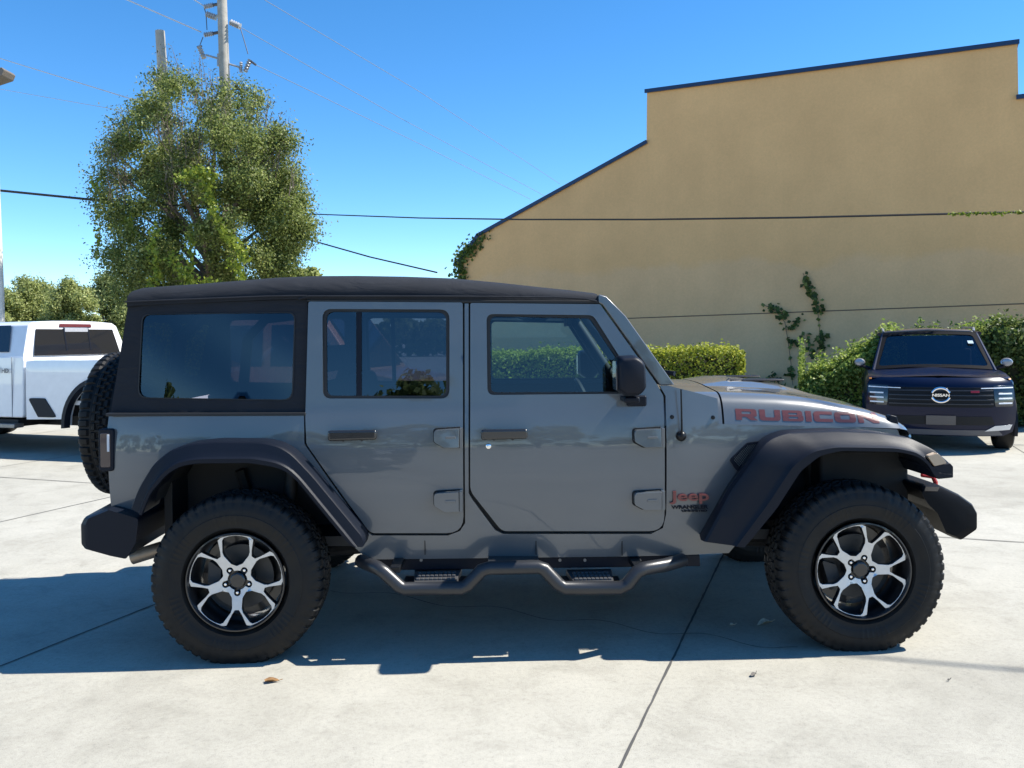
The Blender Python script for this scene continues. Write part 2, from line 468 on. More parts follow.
# ---- mirrors
for s in (-1, 1):
    mr = MB(); poly = [L(p[0], p[1], -0.97) for p in [(618.5, 356), (636, 355), (645, 362), (646.5, 388), (640, 396), (626, 396.5), (617, 391), (616, 362)]]
    poly = rpoly(poly, .05, 5)
    c = np.mean(np.array(poly), 0)
    st = [(0.825, .80), (0.835, .92), (0.86, .98), (0.93, 1.0), (.97, .98), (1.0, .93), (1.015, .86), (1.022, .76)]
    mr.loft([[(c[0] + (p[0] - c[0]) * k, s * y, c[1] + (p[1] - c[1]) * k) for p in poly + poly[:1]] for (y, k) in st], caps=False)
    n = len(poly)
    for (y, k), rev in ((st[0], 0), (st[-1], 1)):
        mr.add([(c[0] + (p[0] - c[0]) * k, s * y, c[1] + (p[1] - c[1]) * k) for p in poly], [tuple(range(n))])
    mo = mr.build('door_mirror', [blackpl], jeep, ang=75)
    ar = MB(); a = L(630, 400, -.85); ar.box((a[0], s * .845, a[1] + .005), (.075, .16, .03)); b_ = L(637, 401, -.79)
    ar.box((b_[0], s * .775, b_[1]), (.10, .03, .055))
    ar.build('mirror_arm', [blackpl], mo, bevel=.01)
    gl = MB(); gl.prism(rpoly([(s * .87, c[1] - .07), (s * .985, c[1] - .07), (s * .985, c[1] + .07), (s * .87, c[1] + .07)], .02), c[0] - .072, c[0] - .066, 'x')
    gl.build('mirror_glass', [mat('mirror_dark', (.03, .04, .06), .12, coat=.5)], mo)

# ---- windscreen frame
wf = MB()
pil = [L(p[0], p[1], -.70) for p in [(598, 294.5), (606, 296.5), (625, 316), (673, 384.5), (658.5, 385), (601.8, 305), (598, 303)]]
for s in (-1, 1):
    wf.prism(pil, s * .65, s * .718, 'y', f=lambda q: (q[0], q[1] * (1 + (1.82 - q[2]) * .07), q[2]))
hd = [L(p[0], p[1], -.66) for p in [(598, 294.5), (606, 296.5), (614, 304), (602, 306)]]
wf.prism(hd, -.64, .64, 'y')
lw = [L(p[0], p[1], -.70) for p in [(664, 373), (673, 384.5), (658.5, 385), (655, 378)]]
wf.prism(lw, -.66, .66, 'y')
wfo = wf.build('windscreen_frame', [paint], jeep, bevel=.007)
wg = MB(); a = L(611, 303, -.66); b_ = L(666, 378, -.70)
wg.add([(a[0], -.64, a[1]), (a[0], .64, a[1]), (b_[0], .68, b_[1]), (b_[0], -.68, b_[1])], [(0, 1, 2, 3)])
wg.build('windscreen', [gl_wind], wfo)
for yy in (-.45, .12):
    wi = MB()
    wi.tube([(b_[0] + .05, yy, b_[1] + .015), (b_[0] + .0, yy + .1, b_[1] + .06), (b_[0] - .05, yy + .45, b_[1] + .09)], .008, 6)
    wi.tube([(b_[0] + .09, yy - .03, b_[1] + .012), (b_[0] + .03, yy + .02, b_[1] + .02)], .014, 6)
    wi.build('wiper', [blackpl], wfo)

# ---- hood and cowl : cross-sections along x
hx = [L(p, 400, -.66)[0] for p in (660, 700, 717.5)] + [L(p, 400, -.66)[0] for p in (719.5, 745, 775, 800, 821, 835, 850, 869, 885, 898, 908)]
hx_px = [660, 700, 717.5, 719.5, 745, 775, 800, 821, 835, 850, 869, 885, 898, 908]
def hood_sec(x, px):
    zseam = L(px, np.interp(px, [660, 720, 850, 897, 908], [424, 424.3, 426.8, 428.8, 431]), -.66)[1] + .003
    w = YS(x, 1.1) - .012
    if px > 890: w -= ((px - 890) / 18.) ** 2 * .022
    zc = L(px, np.interp(px, [660, 700, 720, 773, 800, 821, 840, 869, 898, 908, 913], [389, 388, 388, 390, 392.5, 395.5, 399, 405, 414.5, 421, 426]), -.50)[1]
    dome = .028 * float(np.interp(px, [660, 725, 740, 800, 840], [0, 0, 1, 1, 0]))
    zsh = zseam + (zc - zseam) * .70
    pr = [(w, zseam), (w - .012, zseam + (zsh - zseam) * .5), (w - .034, zsh), (w - .062, zsh + (zc - zsh) * .5), (w - .105, zsh + (zc - zsh) * .8), (w - .165, zc - .008), (.36, zc + .006), (.31, zc + .010 + dome * .9), (.15, zc + .016 + dome), (0, zc + .018 + dome)]
    P = resample([(x, -a, b) for a, b in pr] + [(x, a, b) for a, b in pr[-2::-1]], 61, 2)
    return P
ck = MB(); ck.loft([hood_sec(hx[i], hx_px[i]) for i in range(3)])
ck.build('cowl', [paint], jeep, ang=50)
hd = MB()
secs = [hood_sec(hx[i], hx_px[i]) for i in range(3, len(hx))]
# nose rolls down to the grille
last = secs[-1]
secs.append([(p[0] + .025, p[1] * .985, p[2] - .03) for p in last]); secs.append([(p[0] + .028, p[1] * .98, min(p[2] - .08, 1.06)) for p in last])
hd.loft(secs)
hood = hd.build('hood', [paint], jeep, ang=50)
hg = MB()
for s in (-1, 1):      # dark shut line under the hood and behind it
    hg.loft([[(x, s * (YS(x, 1.09) - .010), L(px, np.interp(px, [660, 720, 850, 897], [425.3, 425.6, 428, 430]), -.66)[1]) for x, px in zip(hx[:-1], hx_px[:-1])],
             [(x, s * (YS(x, 1.09) - .004), L(px, np.interp(px, [660, 720, 850, 897], [423.6, 423.9, 426.2, 428]), -.66)[1]) for x, px in zip(hx[:-1], hx_px[:-1])]])
hg.loft([[(p[0], p[1] * .985, p[2] - .012) for p in hood_sec(hx[2] - .01, 717)], [(p[0], p[1] * .985, p[2] - .012) for p in hood_sec(hx[3] + .01, 720)]])
hg.build('hood_gap', [dark], hood)
for s in (-1, 1):      # vents on the dome
    hv = MB(); hv.box((hx[4] + .22, s * .22, float(np.interp(.22, [-p[1] for p in hood_sec(hx[5], 775)[30::-1]], [p[2] for p in hood_sec(hx[5], 775)[30::-1]])) + .001), (.24, .10, .012))
    hv.build('hood_vent', [blackpl], hood, bevel=.006)
for s in (-1, 1):
    lt = MB(); zz = L(888, 416, -.62)[1]; xx = L(891, 416, -.62)[0]
    lt.prism(rpoly([(xx - .03, zz - .055), (xx + .03, zz - .05), (xx + .02, zz + .0), (xx - .02, zz + .01)], .012), s * .60, s * .648, 'y')
    lt.build('hood_latch', [blackpl], hood, bevel=.006)
for (px, py) in ((672, 417), (713, 417.5)):
    x, z = S(px, py)
    for s in (-1, 1):
        bo = MB(); bo.lathe([(0, 0.011), (.004, .010), (.006, .006), (.006, 0)], 12, 'y', (0, 0, 0)); bo.v = [(v[0] + x, s * (YS(x, z) + abs(v[1])), v[2] + z) for v in bo.v]
        bo.build('cowl_bolt', [blackmt], jeep)
for yy in (-.30, .05):
    hb = MB(); x0 = hx[3] + .12
    zz_ = hood_sec(hx[4], 745)[30][2]; hb.tube([(x0, yy, zz_ - .03), (x0 + .04, yy + .03, zz_ - .006), (x0 + .12, yy + .06, zz_ - .012)], .009, 6)
    hb.build('hood_bumper', [blackpl], hood)

# ---- lettering on the hood : heavy block capitals built from outlines (cell 1 x 1)
def block(ch):
    t = .30
    R_ = lambda x0, y0, x1, y1: [(x0, y0), (x1, y0), (x1, y1), (x0, y1)]
    if ch == 'I': return [([(0, 0), (.36, 0), (.36, 1), (0, 1)], [])], .36
    if ch == 'U': return [(rpoly([(0, 1), (0, 0), (1.25, 0), (1.25, 1), (.90, 1), (.90, .3), (.35, .3), (.35, 1)], [0, .25, .25, 0, 0, .1, .1, 0]), [])], 1.25
    if ch == 'O': return [(rpoly(R_(0, 0, 1.3, 1), .28), [rpoly(R_(.36, .29, .94, .71), .1)])], 1.3
    if ch == 'C': return [(rpoly([(0, 0), (1.15, 0), (1.15, .3), (.36, .3), (.36, .7), (1.15, .7), (1.15, 1), (0, 1)], [.28, 0, 0, .1, .1, 0, 0, .28]), [])], 1.15
    if ch == 'B': return [(rpoly([(0, 0), (1.25, 0), (1.25, .5), (1.2, .5), (1.2, 1), (0, 1)], [0, .22, .03, .03, .22, 0]), [rpoly(R_(.36, .24, .92, .42), .05), rpoly(R_(.36, .6, .88, .77), .05)])], 1.25
    if ch == 'R': return [(rpoly([(0, 0), (.36, 0), (.36, .3), (.6, .3), (.88, 0), (1.3, 0), (1.02, .32), (1.25, .34), (1.25, 1), (0, 1)], [0, 0, 0, 0, 0, 0, 0, .15, .22, 0]), [rpoly(R_(.36, .55, .90, .77), .06)])], 1.28
    if ch == 'N': return [([(0, 0), (.34, 0), (.34, .55), (.92, 0), (1.3, 0), (1.3, 1), (.96, 1), (.96, .45), (.40, 1), (0, 1)], [])], 1.3
from mathutils.bvhtree import BVHTree
hbvh = BVHTree.FromPolygons([Vector(v) for v in hd.v], hd.f)
letred = mat('decal_red', (0.13, 0.036, 0.034), 0.35)
letdark = mat('decal_dark', (0.05, 0.035, 0.035), 0.4)
for s in (-1, 1):
    word = 'RUBICON' if s < 0 else 'RUBICON'
    x0, z0 = S(737, 421); x1, z1 = S(882, 424.5)
    wid = sum(block(c)[1] for c in word) + .13 * 6
    k = (x1 - x0) / wid; hgt = .056
    mb_ = MB(); cx = 0
    for ch in word:
        polys, w = block(ch)
        for (po, ho) in polys:
            for (grow_, off, mi) in ((0, .0035, 0),):
                def fo(u, v, cx=cx):
                    X = x0 + (cx + u) * k if s < 0 else x1 - (cx + u) * k
                    Z = z0 + (z1 - z0) * (X - x0) / (x1 - x0) + v * (hgt - .005 * (X - x0) / (x1 - x0)) + .004
                    h_ = hbvh.ray_cast(Vector((X, s * 2.0, Z)), Vector((0, -s, 0)))
                    return (X, h_[0].y + s * .0016, Z) if h_[0] else (X, s * .6, Z)
                sheet(mb_, po, ho, fo, None, .12, .08, mi)
        cx += w + .13
    mb_.build('hood_lettering', [letred], hood, smooth=False, recalc=False)
    # badges on the fender
    bx, bz = S(671.5, 500.5)
    vs, fs = text_mesh('Jeep', .068, .008, 0, 1.02, .0014)
    w = max(v[0] for v in vs); kx = (S(708, 500)[0] - bx) / w
    bd = MB(); bd.add([((bx + v[0] * kx) if s < 0 else (bx + (w - v[0]) * kx), s * (YS(bx, bz) + .008 + v[2]), bz + v[1]) for v in vs], fs)
    bd.build('badge_lettering', [mat('badge_red', (0.22, 0.05, 0.042), 0.35)], jeep, smooth=False)
    bx, bz = S(671.5, 509.6)
    for (txt, sz, dz) in (('WRANGLER', .024, .004), ('UNLIMITED', .012, -.011)):
        vs, fs = text_mesh(txt, sz, .003, 0, 1, .0008)
        w = max(v[0] for v in vs); kx = ((S(707.5, 500)[0] - bx) / w) * (1 if sz > .02 else .7); sh = 0 if sz > .02 else .05
        bd = MB(); bd.add([((bx + sh + v[0] * kx) if s < 0 else (bx + sh + (w - v[0]) * kx), s * (YS(bx, bz) + .004 + v[2]), bz + dz + v[1]) for v in vs], fs)
        bd.build('badge_lettering', [blackpl], jeep, smooth=False)

# ---- antenna
x, z = S(681, 436)
an = MB(); an.lathe([(0, .026), (.008, .026), (.02, .017), (.026, 0)], 20, 'y'); an.v = [(v[0] + x, -(YS(x, z) + v[1]), v[2] + z) for v in an.v]
ano = an.build('antenna_base', [blackmt], jeep)
am = MB(); am.tube([(x, -(YS(x, z) + .02), z), (x - .001, -(YS(x, z) + .024), z + .12), (x - .003, -(YS(x, z) + .028), z + .235)], [.006, .0045, .004], 6)
am.build('antenna_mast', [blackmt], ano)

# ---- fender flares
def flare(name, O, I, s, n=60, wout=.955, wtop=.85, watt=.70, lip=.10, wleg=.925):
    Lp = lambda P, y: [L(p[0], p[1], -y) for p in P]
    o = resample(Lp(O, .90), n, 1); i = resample(Lp(I, .945), n, 1)
    wt_ = []
    for q in range(n):
        a_, b2 = o[max(0, q - 1)], o[min(n - 1, q + 1)]
        sl = abs(b2[1] - a_[1]) / (math.hypot(b2[0] - a_[0], b2[1] - a_[1]) + 1e-9)
        wt_.append(wtop + (wleg - wtop) * min(1, sl * 1.3))
    for _ in range(4): wt_ = [wt_[0]] + [(wt_[q - 1] + 2 * wt_[q] + wt_[q + 1]) / 4 for q in range(1, n - 1)] + [wt_[-1]]
    mix = lambda a, b, t: [(p[0] * (1 - t) + q[0] * t, p[1] * (1 - t) + q[1] * t) for p, q in zip(a, b)]
    r = MB()
    def rail(P, y): return [(p[0], s * y, p[1]) for p in P]
    def railv(P, d): return [(p[0], s * (w + d), p[1]) for p, w in zip(P, wt_)]
    def rail2(P, t): return [(p[0], s * (w + .008 + (wout - .012 - w - .008) * t), p[1]) for p, w in zip(P, wt_)]
    att = [-.01 + (.20 if name[0] == 'f' else .04) * (w - wtop) / (wleg - wtop + 1e-9) for w in wt_]
    r.loft([[(p[0] * (1 - t) + q[0] * t, s * watt, p[1] * (1 - t) + q[1] * t) for p, q, t in zip(o, i, att)], railv(o, -.030), railv(mix(o, i, .04), 0), railv(mix(o, i, .10), .008), rail2(mix(o, i, .42), .5), rail2(mix(o, i, .68), .85), rail(mix(o, i, .74), wout - .010), rail(mix(o, i, .80), wout),
            rail(i, wout), rail(mix(o, i, 1.03), wout - .012), rail(mix(o, i, .92), wout - .03), rail(mix(o, i, .75), watt)], caps=True)
    return r.build(name, [blackpl], jeep, ang=28)
fO = [(701, 540), (728, 489), (757, 449), (767, 440), (780, 435.5), (792, 433), (840, 431.5), (880, 433), (911, 437.5), (934, 449), (948.5, 463)]
fI = [(744, 547), (776, 508), (800, 470.5), (819, 455.5), (840, 450.5), (898, 451.5), (916, 455.5), (927, 464), (935, 478), (950, 476.5)]
rO = [(133, 507), (140, 488), (155, 463), (170, 450), (189.5, 443), (215, 440.5), (264, 441), (280, 444.5), (293, 452), (315, 475), (367, 538), (364, 545.5)]
rI = [(142, 515), (151, 493), (167, 474), (180, 466), (197, 463), (251, 462.6), (277, 467), (288, 472), (297, 480), (347, 541), (350, 545), (355, 547)]
for s in (-1, 1):
    fl = flare('front_fender_flare', fO, fI, s)
    flare('rear_fender_flare', rO, rI, s, wtop=.905)
    # marker lamp in the nose of the flare
    ml = MB(); a = L(925, 455, -.93)
    ml.prism(rpoly([L(p[0], p[1], -.95) for p in [(927, 456), (937, 453), (947, 463), (934, 466)]], .008), s * .87, s * .957, 'y')
    ml.build('marker_lamp', [mat('amber_lens', (0.45, 0.33, 0.22), 0.15, coat=.6)], fl, bevel=.004)
    nb = MB(); nb.prism(rpoly([L(p[0], p[1], -.93) for p in [(929, 466), (948, 462.5), (951, 466), (951, 477), (936, 478.5)]], .006), s * .60, s * .952, 'y')
    nb.build('flare_tip', [blackpl], fl, bevel=.006)
    # vent with mesh in the fender
    vt = MB(); fr_ = rpoly(SP([(729, 460), (747, 442.5), (766, 440), (737, 472)]), [.02, .02, .01, .015]); c = np.mean(np.array(fr_), 0)
    ins = [tuple(c + (np.array(p) - c) * .78) for p in fr_]
    flank(vt, fr_, [ins], .012, .02, s, 0, .05); vo = vt.build('fender_vent', [blackpl], fl, bevel=.004)
    vm = MB(); flank(vm, ins, [], .002, .004, s, 0, .05, 0)
    zlo = min(p[1] for p in ins); zhi = max(p[1] for p in ins); xlo = min(p[0] for p in ins); xhi = max(p[0] for p in ins)
    vm.m = 1; d_ = .0115; j = 0; zq = zlo
    while zq < zhi:
        xq_ = xlo + (d_ / 2 if j % 2 else 0)
        while xq_ < xhi:
            if inpoly(xq_, zq, ins): vm.box((xq_, s * (YS(xq_, zq) + .005), zq), (.005, .004, .005), Matrix.Rotation(.78, 3, 'Y'))
            xq_ += d_
        zq += d_ * .6; j += 1
    vm.build('vent_mesh', [dark, steel], fl, smooth=False)
    # wheel-house liners
    for (I_, nm) in ((fI, 'front'), (rI, 'rear')):
        P = resample([L(p[0], p[1], -.94) for p in I_[:-1]], 40, 2)
        lm = MB(); lm.loft([[(p[0], s * .90, p[1] + .02) for p in P], [(p[0], s * .70, p[1] + .035) for p in P], [(p[0], s * .40, p[1] + .035) for p in P]])
        sheet(lm, [(p[0], p[1] + .035) for p in P], [], lambda x, z: (x, s * .42, z), None, .2, .1)
        lm.build('wheel_liner', [liner], jeep)

# ---- sills, pinch weld, rock rail step
for s in (-1, 1):
    pw = MB(); pw.prism(SP([(362, 558.5), (700, 555), (700, 566), (366, 571)]), s * .70, s * .745, 'y')
    pw.build('sill_rail', [blackpl], jeep, bevel=.004)
    for px in (395, 421, 520, 560, 585, 640, 685):
        pb = MB(); x, z = S(px, 560.5); pb.tube([(x, s * .74, z), (x, s * .752, z)], .008, 8)
        pb.build('sill_bolt', [steel], jeep)
    for px in (425, 536, 622):
        sg = MB(); x, z = S(px, 546); sg.box((x, s * (YS(x, z) + .0015), z), (.004, .006, .085 if px < 600 else .095))
        sg.build('sill_seam', [dark], jeep, smooth=False)
    st = MB(); yb = .93
    T = lambda px, py, y=-.93: L(px, py, y)
    pth = [(356, 569, .78), (366, 568, .86), (378, 568, .93), (384, 572, .93), (399, 586, .93), (405, 589, .93), (462, 588, .93), (468, 585, .93), (482, 570, .93), (490, 568, .93), (538, 567, .93), (544, 569, .93), (558, 584, .93), (565, 588, .93), (620, 588, .93), (628, 584, .93), (637, 572, .93), (645, 569, .92), (668, 569, .86), (690, 568, .78)]
    st.tube([(T(p[0], p[1])[0], s * p[2], T(p[0], p[1])[1]) for p in pth], .033, 12)
    st.prism([(T(488, 566)[0], T(488, 568)[1] - .02), (T(540, 566)[0], T(540, 568)[1] - .02), (T(540, 566)[0], T(540, 568)[1] + .014), (T(488, 566)[0], T(488, 568)[1] + .014)], s * .76, s * .93, 'y')
    for (a_, b9) in ((401, 466), (562, 624)): st.prism([(T(a_, 586)[0], T(a_, 589)[1] - .02), (T(b9, 586)[0], T(b9, 589)[1] - .02), (T(b9, 586)[0], T(b9, 589)[1] + .004), (T(a_, 586)[0], T(a_, 589)[1] + .004)], s * .72, s * .93, 'y')
    st.tube([(T(362, 562)[0], s * .74, T(362, 562)[1]), (T(690, 560)[0], s * .74, T(690, 560)[1])], .022, 10)
    sto = st.build('side_step', [mat('step_steel', (.024, .025, .028), .34, spec=.5, bump=.15, bscale=500)], jeep, ang=60)
    for (a, b_) in ((410, 460), (570, 618)):
        sp = MB(); x0, z0 = T(a, 587); x1, _ = T(b_, 587)
        sp.prism(rpoly([(x0, s * .70), (x1, s * .70), (x1 - .02, s * .93), (x0 + .02, s * .93)], .01), z0 - .008, z0 + .022, 'z')
        nx = 9
        for q in range(nx):
            for w_ in range(3): sp.box((x0 + .035 + (x1 - x0 - .07) * q / (nx - 1), s * (.78 + w_ * .055), z0 + .024), (.018, .024, .014))
        sp.build('step_pad', [mat('step_pad_grey', (.06, .06, .062), .45)], sto, bevel=.003)
    for px in (395, 520, 640):
        br = MB(); x, z = T(px, 570); br.box((x, s * .80, z + .0), (.05, .26, .03)); br.build('step_bracket', [blackmt], sto, bevel=.004)

# ---- soft top
rp = [(129, 290.5, 307), (136, 288.3, 305.8), (160, 286.5, 304.6), (197, 284, 303), (240, 280.5, 301.2), (270, 278.2, 300), (308, 276.6, 299.2), (350, 276.4, 299.6), (400, 277.2, 300), (450, 279, 300.2), (500, 283.5, 300.8), (540, 287.8, 301.2), (570, 290.8, 301.5), (598, 294, 301.8)]
secs = []
for (px, t, b_) in rp:
    x, zb = L(px, b_, -.69); zt = L(px, t, -.60)[1]
    wv = .004 * math.sin(px * .11) + .003 * math.sin(px * .31 + 1)
    y0 = .724; k = zt - zb
    pr = [(y0 - .01, zb), (y0 + .006 + wv, zb + k * .22), (y0 - .002 + wv, zb + k * .5), (y0 - .035, zb + k * .80), (y0 - .10, zt), (.40, zt + .018), (0, zt + .026)]
    P = resample([(x, -a, z) for a, z in pr] + [(x, a, z) for a, z in pr[-2::-1]], 49, 2)
    secs.append(P)
tp = MB(); tp.loft(secs)
first = secs[0]; tp.add(first, [tuple(range(len(first)))])
tpo = tp.build('soft_top', [fabric], jeep, ang=50)
for s in (-1, 1):   # stitched drip seam and the fold behind the rear door
    sm = MB(); q = [(128, 302.2), (200, 299.2), (270, 296.6), (308, 296)]
    sm.tube([(L(p[0], p[1], -.70)[0], s * .732, L(p[0], p[1], -.70)[1]) for p in q], .005, 6)
    sm.build('top_seam', [fabric], tpo); sm = MB()
    q = [(300, 299.2), (310, 296.5), (450, 296.7), (560, 297.6), (585, 299), (596, 301.6)]
    sm.tube([(L(p[0], p[1], -.70)[0], s * .731, L(p[0], p[1], -.70)[1]) for p in q], .006, 6)
    sm.build('top_seam', [fabric], tpo)
rl = MB()
for s in (-1, 1):
    rl = MB(); rl.prism([L(p[0], p[1], -.69) for p in [(308, 299.4), (600, 300.8), (600, 304), (308, 302)]], s * .67, s * .716, 'y')
    rl.build('door_rail', [trimm], tpo, bevel=.004)
sp_out = rpoly(SP([(127, 305), (307, 299), (306.2, 412.8), (109.5, 412.8)]), .01)
sp_hole = rpoly(SP([(141, 314), (295, 312), (292.5, 400.5), (136.5, 398)]), [.04, .04, .05, .05])
for s in (-1, 1):
    a = MB(); rip = lambda x, z: .003 * math.sin(x * 90) * max(0, 1 - (z - 1.16) / .06) if z > 1.14 else 0
    sheet(a, sp_out, [sp_hole], lambda x, z: (x, s * (YS(x, z) - .012 + rip(x, z)), z), lambda x, z: (x, s * (YS(x, z) - .022), z), .03, .03)
    ao = a.build('side_curtain', [fabric], jeep, bevel=.003)
    c = np.mean(np.array(sp_hole), 0); gw = [tuple(c + (np.array(p) - c) * 1.02) for p in sp_hole]
    g = MB(); sheet(g, gw, [], lambda x, z: (x, s * (YS(x, z) - .0165 + .002 * math.sin(x * 9 + z * 13)), z), None, .05, .05)
    g.build('curtain_window', [gl_soft], ao)
    e = MB(); ins = [tuple(c + (np.array(p) - c) * .985) for p in sp_hole]
    sheet(e, sp_hole, [ins], lambda x, z: (x, s * (YS(x, z) - .008), z), lambda x, z: (x, s * (YS(x, z) - .014), z), 0, .04)
    e.build('window_binding', [trimm], ao)
# rear curtain
a0 = S(127, 305); a1 = S(110, 413)
rc = MB(); fr_ = lambda y, t: (a0[0] + (a1[0] - a0[0]) * t + .01, y * (.668 + .06 * t), a0[1] + (a1[1] - a0[1]) * t)
sheet(rc, [(-1, 0), (1, 0), (1, 1), (-1, 1)], [rpoly([(-.8, .15), (.8, .15), (.8, .85), (-.8, .85)], .1)], fr_, lambda y, t: tuple(Vector(fr_(y, t)) + Vector((.02, 0, 0))), 0, .1)
rco = rc.build('rear_curtain', [fabric], jeep)
g = MB(); sheet(g, [(-.82, .13), (.82, .13), (.82, .87), (-.82, .87)], [], lambda y, t: tuple(Vector(fr_(y, t)) + Vector((.01, 0, 0))), None, 0, .2); g.build('curtain_window', [gl_soft], rco)
for s in (-1, 1):
    bl = MB(); bl.prism(SP([(109, 412.5), (306, 412.3), (306, 415.5), (109, 415.8)]), s * .735, s * .781, 'y')
    bl.build('belt_rail', [trimm], jeep, bevel=.004)

# ---- tail lamps
for s in (-1, 1):
    tl = MB(); x0, z1 = L(105, 428, -.74); x1, z0 = L(117.5, 470, -.74)
    tl.prism(rpoly([(x0 - .015, z0), (x1, z0), (x1, z1), (x0 - .015, z1)], .018), s * .60, s * .783, 'y')
    to = tl.build('tail_lamp', [blackpl], jeep, bevel=.006)
    tr_ = MB(); tr_.prism(rpoly([(x0 - .004, z0 + .02), (x1 - .014, z0 + .02), (x1 - .014, z1 - .02), (x0 - .004, z1 - .02)], .01), s * .77, s * .786, 'y'); tr_.build('lamp_lens', [mat('smoked_lens', (.05, .03, .03), .15, coat=.7)], to, bevel=.003)
    tw = MB(); tw.box(((x0 + x1) / 2 + .006, s * .786, (z0 + z1) / 2 + .035), (.012, .006, .085)); tw.build('lamp_strip', [mat('white_lens', (.6, .6, .62), .3)], to, bevel=.002)

# ---- bumpers
fb = MB(); prof = [(915, 484), (938, 484.5), (958, 494), (972, 504), (977, 513), (977, 529), (961, 540), (949, 536), (938, 512), (925, 500)]
P0 = rpoly([L(p[0], p[1], -.77) for p in prof], .02, 4); cx = np.mean([p[0] for p in P0]); cz = np.mean([p[1] for p in P0])
xb = min(p[0] for p in P0)
secs = []
for (y, bx, k) in ((-.815, -.06, .80), (-.80, -.015, .94), (-.77, 0, 1), (-.62, .012, 1), (-.3, .02, 1), (.3, .02, 1), (.62, .012, 1), (.77, 0, 1), (.80, -.015, .94), (.815, -.06, .80)):
    secs.append([(xb + (p[0] - xb) * (1 + bx / .25), y, cz + (p[1] - cz) * k) for p in P0 + P0[:1]])
fb.loft(secs)
for q in (secs[0], secs[-1]): fb.add(q[:-1], [tuple(range(len(q) - 1))])
fbo = fb.build('front_bumper', [mat('bumper_steel', (.006, .0065, .008), .5, spec=.10, bump=.15, bscale=500)], jeep, ang=35)
for yy in (-.45, .45):
    th = MB(); a = L(930, 478, -.5); th.tube([(a[0] - .02, yy, a[1] + .01), (a[0] + .04, yy, a[1] + .0), (a[0] + .055, yy, a[1] - .03), (a[0] + .055, yy, a[1] - .06)], .013, 8); th.build('tow_hook', [redpl], fbo)
rb = MB(); prof = [(80.5, 524), (84, 517), (108, 508.5), (142, 517), (139, 540), (128, 557), (110, 554), (85, 548), (81, 543)]
P0 = rpoly([L(p[0], p[1], -.86) for p in prof], .02, 3); xb = max(p[0] for p in P0)
secs = [[(xb + (p[0] - xb) * k, y, p[1]) for p in P0 + P0[:1]] for (y, k) in ((-.90, .86), (-.88, .96), (-.84, 1), (-.5, 1.12), (.5, 1.12), (.84, 1), (.88, .96), (.90, .86))]
rb.loft(secs)
for q in (secs[0], secs[-1]): rb.add(q[:-1], [tuple(range(len(q) - 1))])
rb.build('rear_bumper', [blackpl], jeep, ang=35)

# ---- grille and headlamps
gx = hx[-1] + .01
gr = MB(); zt = 1.075; zb = .62
zb = .84; gr.prism(rpoly([(-.58, zb), (.58, zb), (.615, zt), (-.615, zt)], .05), gx - .12, gx + .015, 'x', f=lambda q: (q[0] - abs(q[1]) ** 2 * .12, q[1], q[2]))
gro = gr.build('grille', [paint], jeep, bevel=.012)
sl_ = MB()
for k in range(7):
    y = (k - 3) * .088; sl_.prism(rpoly([(y - .028, .86), (y + .028, .86), (y + .028, 1.02), (y - .028, 1.02)], .026), gx - .03, gx + .018, 'x')
sl_.build('grille_slots', [dark], gro)
for s in (-1, 1):
    h = MB(); h.lathe([(-.03, .105), (.03, .105), (.036, .098), (.036, .09)], 32, 'x', (gx - .03, s * .46, .93)); ho = h.build('headlamp', [blackpl], jeep)
    hl = MB(); hl.lathe([(0, .092), (.02, .07), (.028, .04), (.03, 0)], 32, 'x', (gx + .0, s * .46, .93)); hl.build('lamp_lens', [chrome], ho)

# ---- wheels
TR, HUBZ = 0.416, 0.39
def tyre_mesh():
    n = 468; pitch = 52
    lat = [-.085, -.110, -.1245, -.1285, -.128, -.1345, -.1365, -.1395, -.137, -.1365, -.1345, -.126, -.1215, -.121, -.116, -.109, -.100, -.090, -.080, -.071, -.069, -.058, -.049, -.047, -.036, -.024, -.022, -.012, -.003]
    rad = [.232, .240, .255, .257, .262, .286, .290, .3195, .322, .338, .350, .372, .384, .392, .400, .4055, .409, .411, .412, .413, .413, .4135, .414, .414, .414, .4145, .4145, .415, .415]
    lat = lat + [-v for v in reversed(lat)]; rad = rad + list(reversed(rad))
    P = len(lat); vs = []
    for i in range(n):
        a = 2 * math.pi * i / n; ph = (i * pitch / n) % 1.0
        for k in range(P):
            u, r = lat[k], rad[k]; au = abs(u)
            ph2 = (ph + (.5 if u > 0 else 0)) % 1.0
            zig = .007 * (1 if ph2 < .5 else -1)
            if r > .3835:
                g = False
                if au > .062 + zig * .0:
                    g = ph2 < .24                     # shoulder lugs
                elif .046 < au < .060: g = True         # long groove
                elif .023 < au <= .046: g = ((ph2 + .35) % 1.0) < .2
                elif .011 < au < .0235: g = ((ph2 + .1) % 1.0) < .75
                else: g = ((ph2 + .6) % 1.0) < .18
                if g: r -= (.0095 if au < .10 else .0075)
                if au > .10 and not g: u *= 1.004
            elif r > .369:
                if ph2 < .24 or ph2 > .86: u *= .994
                else: u *= 1.006
            elif .285 < r < .325:
                u *= 1 + .012 * (1 if (i // 2) % 3 == 0 and (i // 36) % 2 else 0)
            vs.append((r * math.cos(a), u, r * math.sin(a)))
    fs = []
    for i in range(n):
        j = (i + 1) % n
        for k in range(P - 1): fs.append((i * P + k, i * P + k + 1, j * P + k + 1, j * P + k))
    return vs, fs
wheel0 = empty('wheel', (0, 0, 0)); wheel0.parent = jeep
tv, tf = tyre_mesh()
t = MB(); t.add(tv, tf); tyre0 = t.build('tyre', [rubber], wheel0, ang=32)
rm = MB()   # barrel, outer face at y = -.12
